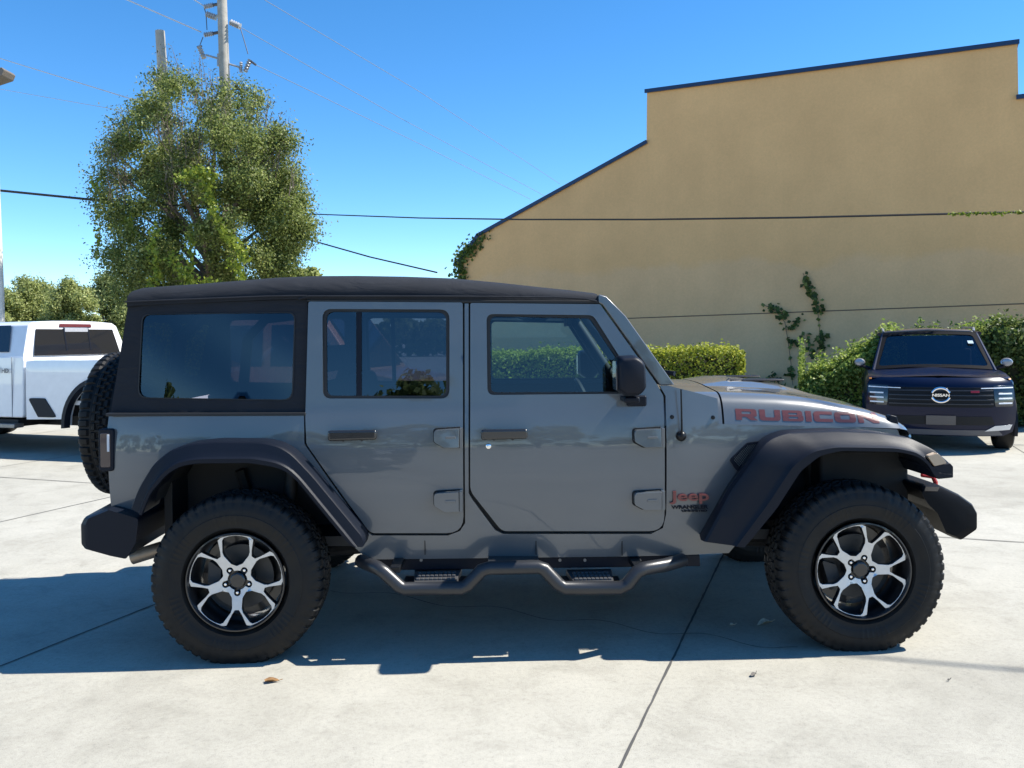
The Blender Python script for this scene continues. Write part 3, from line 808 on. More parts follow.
rm.lathe([(-.125, .236), (-.132, .234), (-.133, .228), (-.122, .222), (-.10, .214), (.02, .205), (.12, .222), (.125, .236)], 72, 'y')
rm.lathe([(.02, .20), (.025, .03)], 48, 'y')
rim0 = rm.build('rim', [rimblk], wheel0, ang=40)
# spoke plate: polar outline, five Y spokes; windows between spokes are holes
def polar(r, deg): return (r * math.cos(math.radians(deg)), r * math.sin(math.radians(deg)))
u = .2265 / 181.0
out = []; holes = []
for k in range(5):
    A = -90 + 72 * k
    out += [polar(181 * u, A - d) for d in (36, 31, 26, 21)]
    out += [polar(180 * u, A - 19.5), polar(172 * u, A - 12.5), polar(126 * u, A - 7.5), polar(112 * u, A - 4), polar(112 * u, A + 4), polar(126 * u, A + 7.5), polar(172 * u, A + 12.5), polar(180 * u, A + 19.5)]
    out += [polar(181 * u, A + d) for d in (21, 26, 31)]
    B = A + 36
    h = [polar(56 * u, B), polar(70 * u, B - 19), polar(106 * u, B - 26), polar(122 * u, B - 25), polar(164 * u, B - 18), polar(172 * u, B - 15), polar(174 * u, B - 8), polar(174.5 * u, B), polar(174 * u, B + 8), polar(172 * u, B + 15), polar(164 * u, B + 18), polar(122 * u, B + 25), polar(106 * u, B + 26), polar(70 * u, B + 19)]
    holes.append(rpoly(h, .004, 3))
hubh = []
for d in range(0, 360, 4):
    dl = math.radians(((d + 90 + 36) % 72) - 36); q_ = 13 ** 2 - (46 * math.sin(dl)) ** 2
    hubh.append(polar((max(37, 46 * math.cos(dl) + math.sqrt(q_)) if q_ > 0 else 37) * u, d)); holes.append(hubh)
spk = MB()
dish = lambda r: .030 * (1 - min(1, r / .226)) ** 1.4
sheet(spk, out, holes, lambda x, z: (x, -.118 + dish(math.hypot(x, z)), z), lambda x, z: (x, -.085 + dish(math.hypot(x, z)) * .6, z), .02, .02, 0, 1)
spo = spk.build('spokes', [silver, rimblk], wheel0, bevel=.0018, seg=1, ang=30)
bk = MB(); bk.lathe([(-.075, .055), (-.070, .062), (.02, .075)], 40, 'y'); bk.lathe([(-.075, .056), (-.075, 0)], 24, 'y'); bk.build('wheel_hub', [rimblk], wheel0)
cp = MB(); cp.lathe([(-.075, .040), (-.096, .039), (-.101, .033), (-.1015, .0)], 8, 'y'); cp.build('hub_cap', [rimblk], wheel0, bevel=.003)
for k in range(5):
    q = MB(); a = polar(47 * u, -90 + 72 * k); q.lathe([(-.07, .0105), (-.096, .0105), (-.102, .006), (-.102, 0)], 6, 'y', (a[0], 0, a[1])); q.build('lug_nut', [chrome], wheel0, bevel=.001)
bd = MB(); bd.lathe([(.0, .15), (-.012, .155), (-.022, .155), (-.022, .07), (-.02, .06)], 48, 'y')
brk = bd.build('brake_disc', [mat('disc_iron', (.07, .068, .065), .5, .5, var=.2)], wheel0)
cl = MB(); cl.prism(rpoly([polar(.175, 150), polar(.175, 205), polar(.10, 200), polar(.10, 155)], .01), -.05, .02, 'y'); cl.build('brake_caliper', [mat('dark_cast', (.05, .05, .05), .6)], wheel0, bevel=.004)
wheel0.location = (-1.504, -.823, HUBZ)
wheel0.rotation_euler = (0, 0, 0)
wheels = [wheel0]
for (x, y, rz, ry) in ((1.504, -.823, 0, -18), (-1.504, .823, 180, 30), (1.504, .823, 180, 0)):
    w = copy_tree(wheel0, jeep); w.location = (x, y, HUBZ); w.rotation_euler = (0, math.radians(ry), math.radians(rz)); wheels.append(w)
sx = L(80.5, 428, -.33)[0]
sw = copy_tree(wheel0, jeep); sw.location = (sx + .137, 0.0, L(90, 428, -.3)[1]); sw.rotation_euler = (0, math.radians(20), math.radians(-90)); sw['label'] = 'spare wheel on the tailgate'
cr = MB(); cr.tube([(sx + .14, 0, sw.location.z), (xq + .01, 0, sw.location.z)], .07, 16); cr.box((xq - .02, 0, sw.location.z), (.05, .4, .3)); cr.build('spare_carrier', [blackmt], jeep, bevel=.01)

# ---- chassis
fm = MB()
for s in (-1, 1):
    fm.box((0, s * .42, .47), (3.9, .09, .14))
    fm.tube([(1.504, s * .44, .34), (1.42, s * .46, .95)], .035, 8); fm.tube([(-1.504, s * .40, .36), (-1.62, s * .46, .85)], .03, 8)
    fm.tube([(1.52, s * .48, .45), (1.52, s * .48, .75)], .06, 12); fm.tube([(1.45, s * .5, .42), (.5, s * .40, .44)], .03, 8); fm.tube([(-1.45, s * .5, .40), (-.6, s * .42, .44)], .03, 8)
fm.tube([(1.504, -.72, .39), (1.504, .72, .39)], .045, 12); fm.tube([(-1.504, -.72, .39), (-1.504, .72, .39)], .05, 12)
for x in (1.504, -1.504):
    fm.lathe([(-.14, 0), (-.12, .10), (0, .14), (.12, .10), (.14, 0)], 16, 'x', (x, .12 if x > 0 else 0, .39))
fm.tube([(1.4, .1, .42), (.1, .08, .48), (-1.4, 0, .42)], .035, 8); fm.box((-.1, 0, .44), (.9, .5, .12)); fm.box((-1.0, .2, .46), (.7, .45, .16))
fm.build('chassis', [under], jeep)
ex = MB(); a = L(131, 555, -.62); ex.tube([(-1.2, -.55, .5), (-1.75, -.58, a[1] + .07), (a[0] + .15, -.62, a[1] + .03), (a[0] + .01, -.63, a[1] - .01)], .036, 14); ex.build('exhaust_pipe', [mat('exhaust', (.30, .25, .2), .5, .7, var=.3)], jeep)

# ---- interior
for (yy) in (-.37, .37):
    se = MB()
    se.prism(rpoly([(-.32, .62), (.16, .66), (.17, .82), (-.28, .78)], .05), yy - .24, yy + .24, 'y')
    se.prism(rpoly([(-.30, .74), (-.17, .72), (-.36, 1.30), (-.47, 1.28)], .05), yy - .23, yy + .23, 'y')
    so_ = se.build('seat', [seatm], jeep, bevel=.04, seg=3)
    hr = MB(); hr.prism(rpoly([(-.40, 1.33), (-.48, 1.32), (-.51, 1.50), (-.43, 1.51)], .03), yy - .13, yy + .13, 'y'); hr.tube([(-.43, yy - .05, 1.27), (-.45, yy - .05, 1.37)], .008, 6); hr.tube([(-.43, yy + .05, 1.27), (-.45, yy + .05, 1.37)], .008, 6); hr.build('headrest', [seatm], so_, bevel=.03, seg=3)
rs = MB(); rs.prism(rpoly([(-1.05, .66), (-.55, .70), (-.55, .84), (-1.0, .80)], .05), -.62, .62, 'y'); rs.prism(rpoly([(-1.02, .76), (-.9, .74), (-1.05, 1.34), (-1.17, 1.32)], .05), -.62, .62, 'y')
rso = rs.build('rear_bench', [seatm], jeep, bevel=.04, seg=3)
for yy in (-.36, 0, .36):
    hr = MB(); hr.prism(rpoly([(-1.10, 1.37), (-1.18, 1.36), (-1.20, 1.5), (-1.13, 1.51)], .03), yy - .11, yy + .11, 'y'); hr.build('headrest', [seatm], rso, bevel=.025, seg=3)
da = MB(); da.prism(rpoly([(.45, .78), (.72, .70), (.80, 1.10), (.62, 1.17), (.47, 1.10)], .05), -.68, .68, 'y'); da.prism(rpoly([(.50, 1.15), (.72, 1.14), (.70, 1.19), (.52, 1.22)], .02), .2, .55, 'y')
da.build('dashboard', [trimm], jeep, bevel=.02)
sw_ = MB(); Mx = Matrix.Rotation(math.radians(-24), 3, 'Y')
ring = [Mx @ Vector((0, .185 * math.cos(q), .185 * math.sin(q))) + Vector((.33, .37, 1.09)) for q in np.linspace(0, 2 * math.pi, 33)]
sw_.tube(ring, .016, 8, cap=False)
for q in (0, math.pi, -math.pi / 2): sw_.tube([Vector((.35, .37, 1.08)), Mx @ Vector((0, .18 * math.cos(q), .18 * math.sin(q))) + Vector((.33, .37, 1.09))], .018, 6)
sw_.tube([(.33, .37, 1.09), (.55, .37, 1.0)], .045, 12); sw_.build('steering_wheel', [trimm], jeep)
rbm = MB()
for s in (-1, 1):
    rbm.tube([(.58, s * .58, 1.16), (.27, s * .575, 1.64), (.17, s * .57, 1.71), (.05, s * .57, 1.735), (-.30, s * .57, 1.76), (-1.1, s * .57, 1.745), (-1.75, s * .58, 1.68), (-1.88, s * .60, 1.55), (-1.93, s * .62, 1.1)], .034, 10)
    rbm.tube([(-.32, s * .57, 1.76), (-.36, s * .60, 1.2), (-.36, s * .62, .6)], .036, 10)
    rbm.tube([(-1.12, s * .57, 1.745), (-1.30, s * .60, 1.2), (-1.32, s * .62, .7)], .034, 10)
for x in (-.31, -1.11): rbm.tube([(x, -.57, 1.755), (x, .57, 1.755)], .034, 10)
rbm.build('roll_bar', [trimm], jeep, ang=60)
gh = MB()
for s in (-1, 1):
    gh.tube([(.12, s * .55, 1.70), (.07, s * .54, 1.655), (-.03, s * .54, 1.645), (-.1, s * .54, 1.67), (-.12, s * .55, 1.70)], .012, 6)
    gh.tube([(.05, s * .55, 1.70), (.0, s * .53, 1.66), (-.07, s * .55, 1.70)], .01, 6)
gh.build('grab_handle', [trimm], jeep)
rm_ = MB(); rm_.prism(rpoly([(-.12, 1.60), (.12, 1.60), (.12, 1.67), (-.12, 1.67)], .02), .16, .185, 'x'); rm_.tube([(.18, 0, 1.65), (.22, 0, 1.71)], .01, 6); rm_.build('interior_mirror', [trimm], jeep)

inf = MB()
inf.box((1.665, 0, .68), (.47, 1.22, .50)); inf.box((1.90, 0, .62), (.06, .9, .3)); inf.build('inner_fender', [liner], jeep, bevel=.02)
# ================================================================== GROUND
def concrete_mat():
    m = bpy.data.materials.new('concrete'); m.use_nodes = True
    nt = m.node_tree; N = nt.nodes; Lk = nt.links; b = N["Principled BSDF"]
    tc = N.new("ShaderNodeTexCoord")
    def noise(sc, det=6, rough=.6, dist=0):
        n = N.new("ShaderNodeTexNoise"); n.inputs['Scale'].default_value = sc; n.inputs['Detail'].default_value = det
        n.inputs['Roughness'].default_value = rough; n.inputs['Distortion'].default_value = dist
        Lk.new(tc.outputs['Object'], n.inputs['Vector']); return n
    def ramp(src, stops):
        r = N.new("ShaderNodeValToRGB"); e = r.color_ramp.elements
        e[0].position, e[0].color = stops[0][0], (*stops[0][1], 1); e[1].position, e[1].color = stops[-1][0], (*stops[-1][1], 1)
        for p, c in stops[1:-1]: q = e.new(p); q.color = (*c, 1)
        Lk.new(src, r.inputs[0]); return r
    def mul(a, bb, f=1.0):
        x = N.new("ShaderNodeMix"); x.data_type = 'RGBA'; x.blend_type = 'MULTIPLY'; x.inputs[0].default_value = f
        Lk.new(a, x.inputs[6]); Lk.new(bb, x.inputs[7]); return x.outputs[2]
    big = ramp(noise(.45, 7, .62, .4).outputs[0], [(.30, (.315, .298, .255)), (.48, (.385, .366, .315)), (.68, (.435, .415, .362))])
    mid = ramp(noise(3.1, 8, .68, .6).outputs[0], [(.30, (.80, .795, .78)), (.48, (.96, .96, .95)), (.7, (1.05, 1.05, 1.04))])
    fine = ramp(noise(42, 6, .75).outputs[0], [(.30, (.72, .73, .74)), (.46, (.97, .97, .97)), (.66, (1.08, 1.08, 1.07))])
    spk = ramp(noise(230, 3, .6).outputs[0], [(.30, (.42, .42, .43)), (.42, (.98, .98, .98)), (.75, (1.18, 1.18, 1.15))])
    pale = ramp(noise(1.7, 5, .55, 1.2).outputs[0], [(.60, (1, 1, 1)), (.70, (1.07, 1.07, 1.075))])
    stain = ramp(noise(.9, 9, .75, 2.0).outputs[0], [(.26, (.70, .69, .68)), (.35, (.90, .895, .885)), (.45, (1, 1, 1))])
    c = mul(big.outputs[0], mid.outputs[0]); c = mul(c, fine.outputs[0], .8); c = mul(c, spk.outputs[0], .75); c = mul(c, pale.outputs[0]); c = mul(c, stain.outputs[0], .8)
    vo = N.new("ShaderNodeTexVoronoi"); vo.inputs['Scale'].default_value = 26; Lk.new(tc.outputs['Object'], vo.inputs['Vector'])
    dots = ramp(vo.outputs['Distance'], [(.035, (.42, .41, .40)), (.075, (1, 1, 1)), (1, (1, 1, 1))])
    gate = ramp(noise(2.6, 3).outputs[0], [(.50, (0, 0, 0)), (.60, (1, 1, 1))])
    xg = N.new("ShaderNodeMix"); xg.data_type = 'RGBA'; xg.blend_type = 'MULTIPLY'; Lk.new(gate.outputs[0], xg.inputs[0]); Lk.new(c, xg.inputs[6]); Lk.new(dots.outputs[0], xg.inputs[7]); c = xg.outputs[2]
    oil = ramp(noise(.62, 4, .5, .3).outputs[0], [(.66, (1, 1, 1)), (.74, (.80, .79, .78))]); c = mul(c, oil.outputs[0])
    Lk.new(c, b.inputs['Base Color']); b.inputs['Roughness'].default_value = .8; b.inputs['Specular IOR Level'].default_value = .35
    bp = N.new("ShaderNodeBump"); bp.inputs['Strength'].default_value = .35; bp.inputs['Distance'].default_value = .004
    Lk.new(noise(160, 5, .7).outputs[0], bp.inputs['Height']); Lk.new(bp.outputs[0], b.inputs['Normal'])
    return m
gm = MB(); gm.add([(-400, -300, 0), (400, -300, 0), (400, 600, 0), (-400, 600, 0)], [(0, 1, 2, 3)])
ground = gm.build('ground', [concrete_mat()], None, smooth=False); tag(ground, kind='structure')

# slab joints
T_ = (Vector((1.2988, 5.515, 0)) - Vector((.3658, 3.0234, 0))).normalized(); N_ = Vector((T_.y, -T_.x, 0)); T0 = Vector((.3658, 3.0234, 0))
jm = MB()
def strip(pts, w, z, mb):
    pts = [Vector(p) for p in pts]; vs = []
    for i, p in enumerate(pts):
        t = (pts[min(i + 1, len(pts) - 1)] - pts[max(i - 1, 0)]).normalized(); n = Vector((t.y, -t.x, 0))
        ww = w * (0.75 + .5 * random.random()); jx = n * (random.uniform(-.15, .15) * w)
        vs += [tuple(p + n * ww / 2 + jx + Vector((0, 0, z))), tuple(p - n * ww / 2 + jx + Vector((0, 0, z)))]
    mb.add(vs, [(2 * i, 2 * i + 1, 2 * i + 3, 2 * i + 2) for i in range(len(pts) - 1)])
def line(a, b, step=.05): 
    n = max(2, int((b - a).length / step)); return [a + (b - a) * (i / n) for i in range(n + 1)]
for k in range(-5, 6):
    o = T0 + N_ * (3.0 * k); strip(line(o + T_ * -5, o + T_ * 34, .06 if abs(k) < 2 else .25), .011, .003, jm)
for k in (1.09, 7.09, 13.1, 19.1):
    base = (T_ * k); o = T0 + T_ * (k - T0.dot(T_))
    if k > 2: strip(line(o + N_ * -15, o + N_ * 15, .2), .014, .0045, jm)
jo = jm.build('slab_joints', [mat('joint_dirt', (.07, .068, .065), .9, var=.3, vscale=4)], None, smooth=False, recalc=False); tag(jo, kind='structure')
ck_ = MB()
strip([G(x, 619 + (x - 560) * .13 + 3 * math.sin(x * .06)) for x in range(330, 800, 6)], .006, .006, ck_)
co = ck_.build('slab_crack', [mat('crack_dirt', (.10, .095, .09), .9)], None, smooth=False, recalc=False); tag(co, kind='structure')

# fallen leaves and bits; one is a painted sun patch
def leaf_or_patch(px, py, size, col, lab, rot=0.3, name='leaf_or_sun_patch'):
    m = MB(); n = 10; P = []
    for i in range(n):
        a = 2 * math.pi * i / n; r = size * (.5 + .12 * math.sin(3 * a + px)); P.append((r * math.cos(a) * 1.0, r * math.sin(a) * .5, .006 + .22 * size * abs(math.sin(a)) ** 2))
    m.add(P + [(0, 0, .004)], [(i, (i + 1) % n, n) for i in range(n)])
    m.tube([(size * .45, 0, .008), (size * .8, size * .05, .012)], .0015, 5)
    o = m.build(name, [mat('leaf_' + name + str(px), col, .7, var=.3, vscale=60)], None, ang=60); o.location = G(px, py); o.rotation_euler = (0, 0, rot)
    tag(o, lab, 'leaf')
leaf_or_patch(271, 682.5, .065, (.30, .16, .06), 'brown dry leaf lying on the sunlit concrete below the rear wheel', .1)
leaf_or_patch(765, 624.5, .095, (.62, .55, .42), 'pale scrap painted as a sun patch in the shade just left of the front wheel', .5)  # pale leaf shape painting a patch of sunlight on the shaded concrete
leaf_or_patch(732, 626, .035, (.60, .54, .42), 'tiny pale leaf scrap in the shade between the floor joint and the front wheel', .2)
leaf_or_patch(754, 676, .045, (.10, .09, .08), 'small dark leaf on sunlit concrete below the front wheel', .9)
leaf_or_patch(949, 681, .018, (.06, .055, .05), 'tiny dark leaf speck on the concrete right of the front tyre', .4)

# ================================================================== BUILDING
WA, WB = Vector((3.18, 20.0, 0)), Vector((9.88, 16.6, 0))
WD = (WB - WA).normalized(); WNo = Vector((WD.y, -WD.x, 0))      # faces the lot
if WNo.y > 0: WNo = -WNo
def W(px, py):
    """picture point -> (u along the wall, z)"""
    d = ray(px, py); o = Vector((0, 0, CAM_H))
    t = (WA - o).dot(WNo) / d.dot(WNo); p = o + d * t
    return ((p - WA).dot(WD), p.z)
def w3(u, z, out=0.0): p = WA + WD * u + WNo * out; return (p.x, p.y, z)
def stucco():
    m = bpy.data.materials.new('tan_stucco'); m.use_nodes = True
    nt = m.node_tree; N = nt.nodes; Lk = nt.links; b = N["Principled BSDF"]
    tc = N.new("ShaderNodeTexCoord"); sp = N.new("ShaderNodeSeparateXYZ"); Lk.new(tc.outputs['Object'], sp.inputs[0])
    def noise(sc, det=6, rough=.6, vec=None):
        n = N.new("ShaderNodeTexNoise"); n.inputs['Scale'].default_value = sc; n.inputs['Detail'].default_value = det; n.inputs['Roughness'].default_value = rough
        Lk.new(vec or tc.outputs['Object'], n.inputs['Vector']); return n
    def mth(op, a, bb):
        n = N.new("ShaderNodeMath"); n.operation = op
        for i, q in enumerate((a, bb)):
            if isinstance(q, (int, float)): n.inputs[i].default_value = q
            else: Lk.new(q, n.inputs[i])
        return n.outputs[0]
    def mr(a, x0, x1, y0, y1):
        n = N.new("ShaderNodeMapRange"); n.inputs[1].default_value = x0; n.inputs[2].default_value = x1; n.inputs[3].default_value = y0; n.inputs[4].default_value = y1; Lk.new(a, n.inputs[0]); return n.outputs[0]
    def mix(f, a, bb, mode='MIX'):
        n = N.new("ShaderNodeMix"); n.data_type = 'RGBA'; n.blend_type = mode
        if isinstance(f, (int, float)): n.inputs[0].default_value = f
        else: Lk.new(f, n.inputs[0])
        for i, q in ((6, a), (7, bb)):
            if isinstance(q, tuple): n.inputs[i].default_value = (*q, 1)
            else: Lk.new(q, n.inputs[i])
        return n.outputs[2]
    edge = mth('ADD', sp.outputs[2], mth('MULTIPLY', mth('SUBTRACT', noise(.55, 5).outputs[0], .5), 1.3))
    low = mr(edge, 3.05, 3.22, 1, 0)
    col = mix(low, (.74, .445, .20), (.72, .455, .23))
    lowest = mr(edge, 1.85, 2.05, 1, 0)
    col = mix(mth('MULTIPLY', lowest, .6), col, (.69, .455, .245))
    mp = N.new("ShaderNodeMapping"); mp.inputs['Scale'].default_value = (1.2, 1.2, .12); Lk.new(tc.outputs['Object'], mp.inputs[0])
    st = mr(noise(.9, 6, .65, mp.outputs[0]).outputs[0], .35, .7, .965, 1.02)
    big = mr(noise(.8, 7, .65).outputs[0], .3, .7, .92, 1.06)
    fine = mr(noise(22, 8, .8).outputs[0], .3, .7, .91, 1.07)
    f = mth('MULTIPLY', mth('MULTIPLY', st, big), fine)
    sc = N.new("ShaderNodeVectorMath"); sc.operation = 'SCALE'; Lk.new(col, sc.inputs[0]); Lk.new(f, sc.inputs['Scale'])
    Lk.new(sc.outputs[0], b.inputs['Base Color']); b.inputs['Roughness'].default_value = .85; b.inputs['Specular IOR Level'].default_value = .2
    # faint masonry courses under the render coat
    br = N.new("ShaderNodeTexBrick"); mp2 = N.new("ShaderNodeMapping"); mp2.inputs['Rotation'].default_value = (math.radians(90), 0, math.atan2(WD.y, WD.x))
    mp2.vector_type = 'TEXTURE'; Lk.new(tc.outputs['Object'], mp2.inputs[0]); Lk.new(mp2.outputs[0], br.inputs['Vector'])
    br.inputs['Scale'].default_value = 1; br.inputs['Brick Width'].default_value = .4; br.inputs['Row Height'].default_value = .2; br.inputs['Mortar Size'].default_value = .008; br.inputs['Mortar Smooth'].default_value = .7
    bp = N.new("ShaderNodeBump"); bp.inputs['Strength'].default_value = .12; bp.inputs['Distance'].default_value = .004; bp.invert = True
    Lk.new(br.outputs['Fac'], bp.inputs['Height'])
    bp2 = N.new("ShaderNodeBump"); bp2.inputs['Strength'].default_value = .3; bp2.inputs['Distance'].default_value = .006
    Lk.new(noise(55, 4, .7).outputs[0], bp2.inputs['Height']); Lk.new(bp.outputs[0], bp2.inputs['Normal']); Lk.new(bp2.outputs[0], b.inputs['Normal'])
    return m
bld = empty('building', w3(0, 0)); tag(bld, 'tall windowless tan stucco building with stepped parapet and blue roof edging', 'building')
Bp = [W(458, 264), W(479, 235.5), W(646.5, 143), W(647, 92), W(1017.5, 43), W(1018.5, 98)]
Bp = Bp + [W(1130, 84), (W(1130, 84)[0], -.05), (Bp[0][0], -.05)]
bm_ = MB()
for out_, n_ in ((0, 0),):
    P = [w3(u, z) for u, z in Bp]; Q = [w3(u, z, -14) for u, z in Bp]
    P = [tuple(Vector(p) - bld.location) for p in P]; Q = [tuple(Vector(p) - bld.location) for p in Q]
    n = len(P); bm_.add(P + Q, [tuple(range(n)), tuple(range(2 * n - 1, n - 1, -1))] + [(i, i + n, (i + 1) % n + n, (i + 1) % n) for i in range(n)])
bm_.build('wall', [stucco()], bld, smooth=False)
blue = mat('roof_blue', (.009, .032, .085), .4, 0.2, var=.1)
cpm = MB()
for i in (0, 1, 3, 5):
    (u0, z0), (u1, z1) = Bp[i], Bp[i + 1]
    if i in (1,): u1 += .0
    d = Vector((u1 - u0, z1 - z0)).normalized(); nn = Vector((-d.y, d.x))
    q = [(u0 - d.x * .04, z0 - d.y * .04), (u1 + d.x * .03, z1 + d.y * .03)]
    th = .055
    sec = []
    for (u, z) in q:
        sec.append([tuple(Vector(w3(u + nn.x * a, z + nn.y * a, o)) - bld.location) for (a, o) in ((-.03, .07), (th, .07), (th, -14.05), (th - .03, -14.05), (th - .03, .03), (-.03, .03))])
    cpm.loft([[*s_, s_[0]] for s_ in sec]); [cpm.add(s_, [tuple(range(6))]) for s_ in sec]
cpm.build('roof_coping', [blue], bld, smooth=False)
sj = MB(); a = W(600, 319.4); b_ = W(1110, 300.5)
sj.add([tuple(Vector(w3(u, z + dz, o)) - bld.location) for (u, z) in (a, b_) for dz in (-.012, .012) for o in (.004, -.01)], [(0, 2, 6, 4), (0, 4, 5, 1), (2, 3, 7, 6), (0, 1, 3, 2), (4, 6, 7, 5)])
sj.build('wall_joint', [mat('joint_shadow', (.15, .11, .07), .9)], bld, smooth=False)

# ================================================================== FOLIAGE
def leaves_mesh(name, C, Nrm, size, mats, parent=None, aspect=.5, jitter=1.0, up=0.3):
    """one mesh of many folded leaf faces at points C (n,3); Nrm: preferred facing or None"""
    n = len(C)
    nr = rng.normal(size=(n, 3)) * jitter
    if Nrm is not None: nr = nr + Nrm
    nr[:, 2] += up
    nr /= np.linalg.norm(nr, axis=1, keepdims=True) + 1e-9
    d = rng.normal(size=(n, 3)); d -= nr * np.sum(d * nr, 1, keepdims=True); d /= np.linalg.norm(d, axis=1, keepdims=True) + 1e-9
    b = np.cross(nr, d)
    s = (size if np.ndim(size) else np.full(n, size)) * rng.uniform(.65, 1.3, n); s = s[:, None]
    p0 = C - d * s * .5; p2 = C + d * s * .5; fold = nr * s * .10
    p1 = C + b * s * aspect * .5 + fold - d * s * .05; p3 = C - b * s * aspect * .5 + fold - d * s * .05
    V = np.stack([p0, p1, p2, p3], 1).reshape(-1, 3)
    me = bpy.data.meshes.new(name); me.vertices.add(4 * n); me.vertices.foreach_set('co', V.ravel().astype(np.float32))
    me.loops.add(4 * n); me.loops.foreach_set('vertex_index', np.arange(4 * n, dtype=np.int32))
    me.polygons.add(n); me.polygons.foreach_set('loop_start', np.arange(0, 4 * n, 4, dtype=np.int32)); me.polygons.foreach_set('loop_total', np.full(n, 4, np.int32))
    me.materials.append(mats); me.update(calc_edges=True); me.validate()
    o = bpy.data.objects.new(name, me); COL.objects.link(o)
    if parent: o.parent = parent
    return o
bark = mat('bark', (.13, .10, .075), .9, var=.35, vscale=6, bump=.8, bscale=30)
def clump_points(cents, radii, per):
    out = []; nrm = []
    for c, r, k in zip(cents, radii, per):
        v = rng.normal(size=(k, 3)); v /= np.linalg.norm(v, axis=1, keepdims=True)
        rr = np.clip(np.abs(rng.normal(.62, .30, (k, 1))), .1, 1.45)
        out.append(np.array(c) + v * rr * np.array([r, r, r * .8])); nrm.append(v)
    return np.concatenate(out), np.concatenate(nrm)

# ---- big vine-covered tree behind the vehicle
TY = 26.0
treeb = AT(212, 330, TY); tree = empty('vine_covered_tree', (treeb.x, TY, 0))
tag(tree, 'large round leafy tree draped with bright green vines, growing around two utility poles', 'tree')
outl = [(122, 300), (112, 262), (108, 220), (98, 185), (106, 150), (116, 120), (136, 106), (156, 84), (175, 74), (190, 78), (215, 90), (245, 88), (264, 102), (278, 124), (294, 126), (297, 155), (300, 195), (306, 230), (298, 262), (302, 300)]
P0 = np.array(tree.location)
cents = []; rad = []; per = []; twig = MB(); tips = []
tries = 0
while len(cents) < 205 and tries < 6000:
    tries += 1
    px = random.uniform(88, 328); py = random.uniform(62, 300)
    if not inpoly(px, min(py, 284), outl): continue
    hw = 3.2 * math.sqrt(max(.05, 1 - ((px - 208) / 125.) ** 2)); dy = random.uniform(-hw, hw)
    p = AT(px, py, TY + dy * .9)
    up = (300 - py) / 235.
    cents.append(np.array(p)); r = random.uniform(.40, .78) * (1 - .35 * max(0, up - .5)); rad.append(r)
    dens = 1.0 if up < .5 else (.80 if up < .72 else .55)
    if px < 135: dens *= .6
    per.append(int(1050 * dens * (r / .6) ** 2))
C, Nm = clump_points(cents, rad, per)
lf = leaf_mat('tree_leaf', (.080, .110, .026), (.25, .30, .075), (.45, .47, .17), .5)
oc = leaves_mesh('crown', C - P0, Nm, .088, lf, tree, .55, .8)
# fine wispy twigs with tiny pale leaves at the top
wt = []; 
for i in range(420):
    px = random.uniform(92, 318); py0 = random.uniform(90, 210); py1 = py0 - random.uniform(18, 50)
    px1 = px + (px - 208) * .12 + random.uniform(-10, 10)
    if not inpoly(px1, max(py1, 66) + 20, outl): continue
    Y = TY + random.uniform(-2.2, 2.2); a = AT(px, py0, Y); b_ = AT(px1, py1, Y + random.uniform(-.4, .4))
    m_ = (a + b_) / 2 + Vector((random.uniform(-.15, .15), 0, random.uniform(-.1, .1)))
    twig.tube([a - Vector(P0), m_ - Vector(P0), b_ - Vector(P0)], [.016, .010, .004], 4)
    for q in range(26):
        t = random.uniform(.25, 1.05); w_ = a.lerp(b_, t); wt.append((w_.x + random.gauss(0, .13), w_.y + random.gauss(0, .13), w_.z + random.gauss(0, .13)))
wt = np.array(wt)
leaves_mesh('top_sprigs', wt - P0, None, .085, leaf_mat('sprig_leaf', (.09, .095, .06), (.20, .20, .12), (.30, .29, .19), .35), tree, .45, 1)
twig.build('twigs', [bark], tree)
tk = MB(); tk.tube([(0, 0, -.1), (.05, 0, 1.2), (-.1, .05, 2.6), (.1, 0, 4.2), (0, 0, 6.5)], [.36, .28, .24, .17, .07], 12)
for i in range(16):
    c = cents[random.randrange(len(cents))] - P0; h = min(c[2] * .55, 3.6) + .4
    tk.tube([(0, 0, h), (c[0] * .45, c[1] * .45, h + (c[2] - h) * .55), tuple(c)], [.12, .07, .02], 6)
tk.build('trunk', [bark], tree)
# vines : hanging ropes of brighter leaves
vt_ = []
def vine(pts, k, w, Y):
    P = resample(pts, k)
    for (x, y) in P:
        p = AT(x + random.gauss(0, w), y + random.gauss(0, w), Y + random.uniform(-.3, .2)); vt_.append(tuple(p))
vine([(178, 178), (190, 174), (203, 172), (208, 190), (214, 215), (225, 235), (240, 250), (246, 262)], 650, 3.2, 22.9)
vine([(195, 176), (205, 172), (212, 178)], 200, 4, 22.9)
vine([(156, 225), (152, 250), (158, 275), (150, 285)], 260, 3, 23.2); vine([(190, 230), (192, 262), (188, 285)], 160, 2.5, 23.0)
vine([(170, 255), (180, 272), (195, 283), (215, 282)], 240, 3.5, 22.9); vine([(96, 205), (98, 235), (97, 258)], 110, 1.8, 25.5)
vine([(130, 215), (132, 240)], 120, 3, 24.5); vine([(228, 262), (240, 270), (243, 285)], 150, 3, 23); vine([(94, 183), (100, 188)], 60, 3, 25)
vt_ = np.array(vt_)
leaves_mesh('vines', vt_ - P0, np.tile([0, -1., 0], (len(vt_), 1)), .11, leaf_mat('vine_leaf', (.12, .17, .018), (.27, .33, .035), (.38, .42, .06), .4), tree, .75, .7)

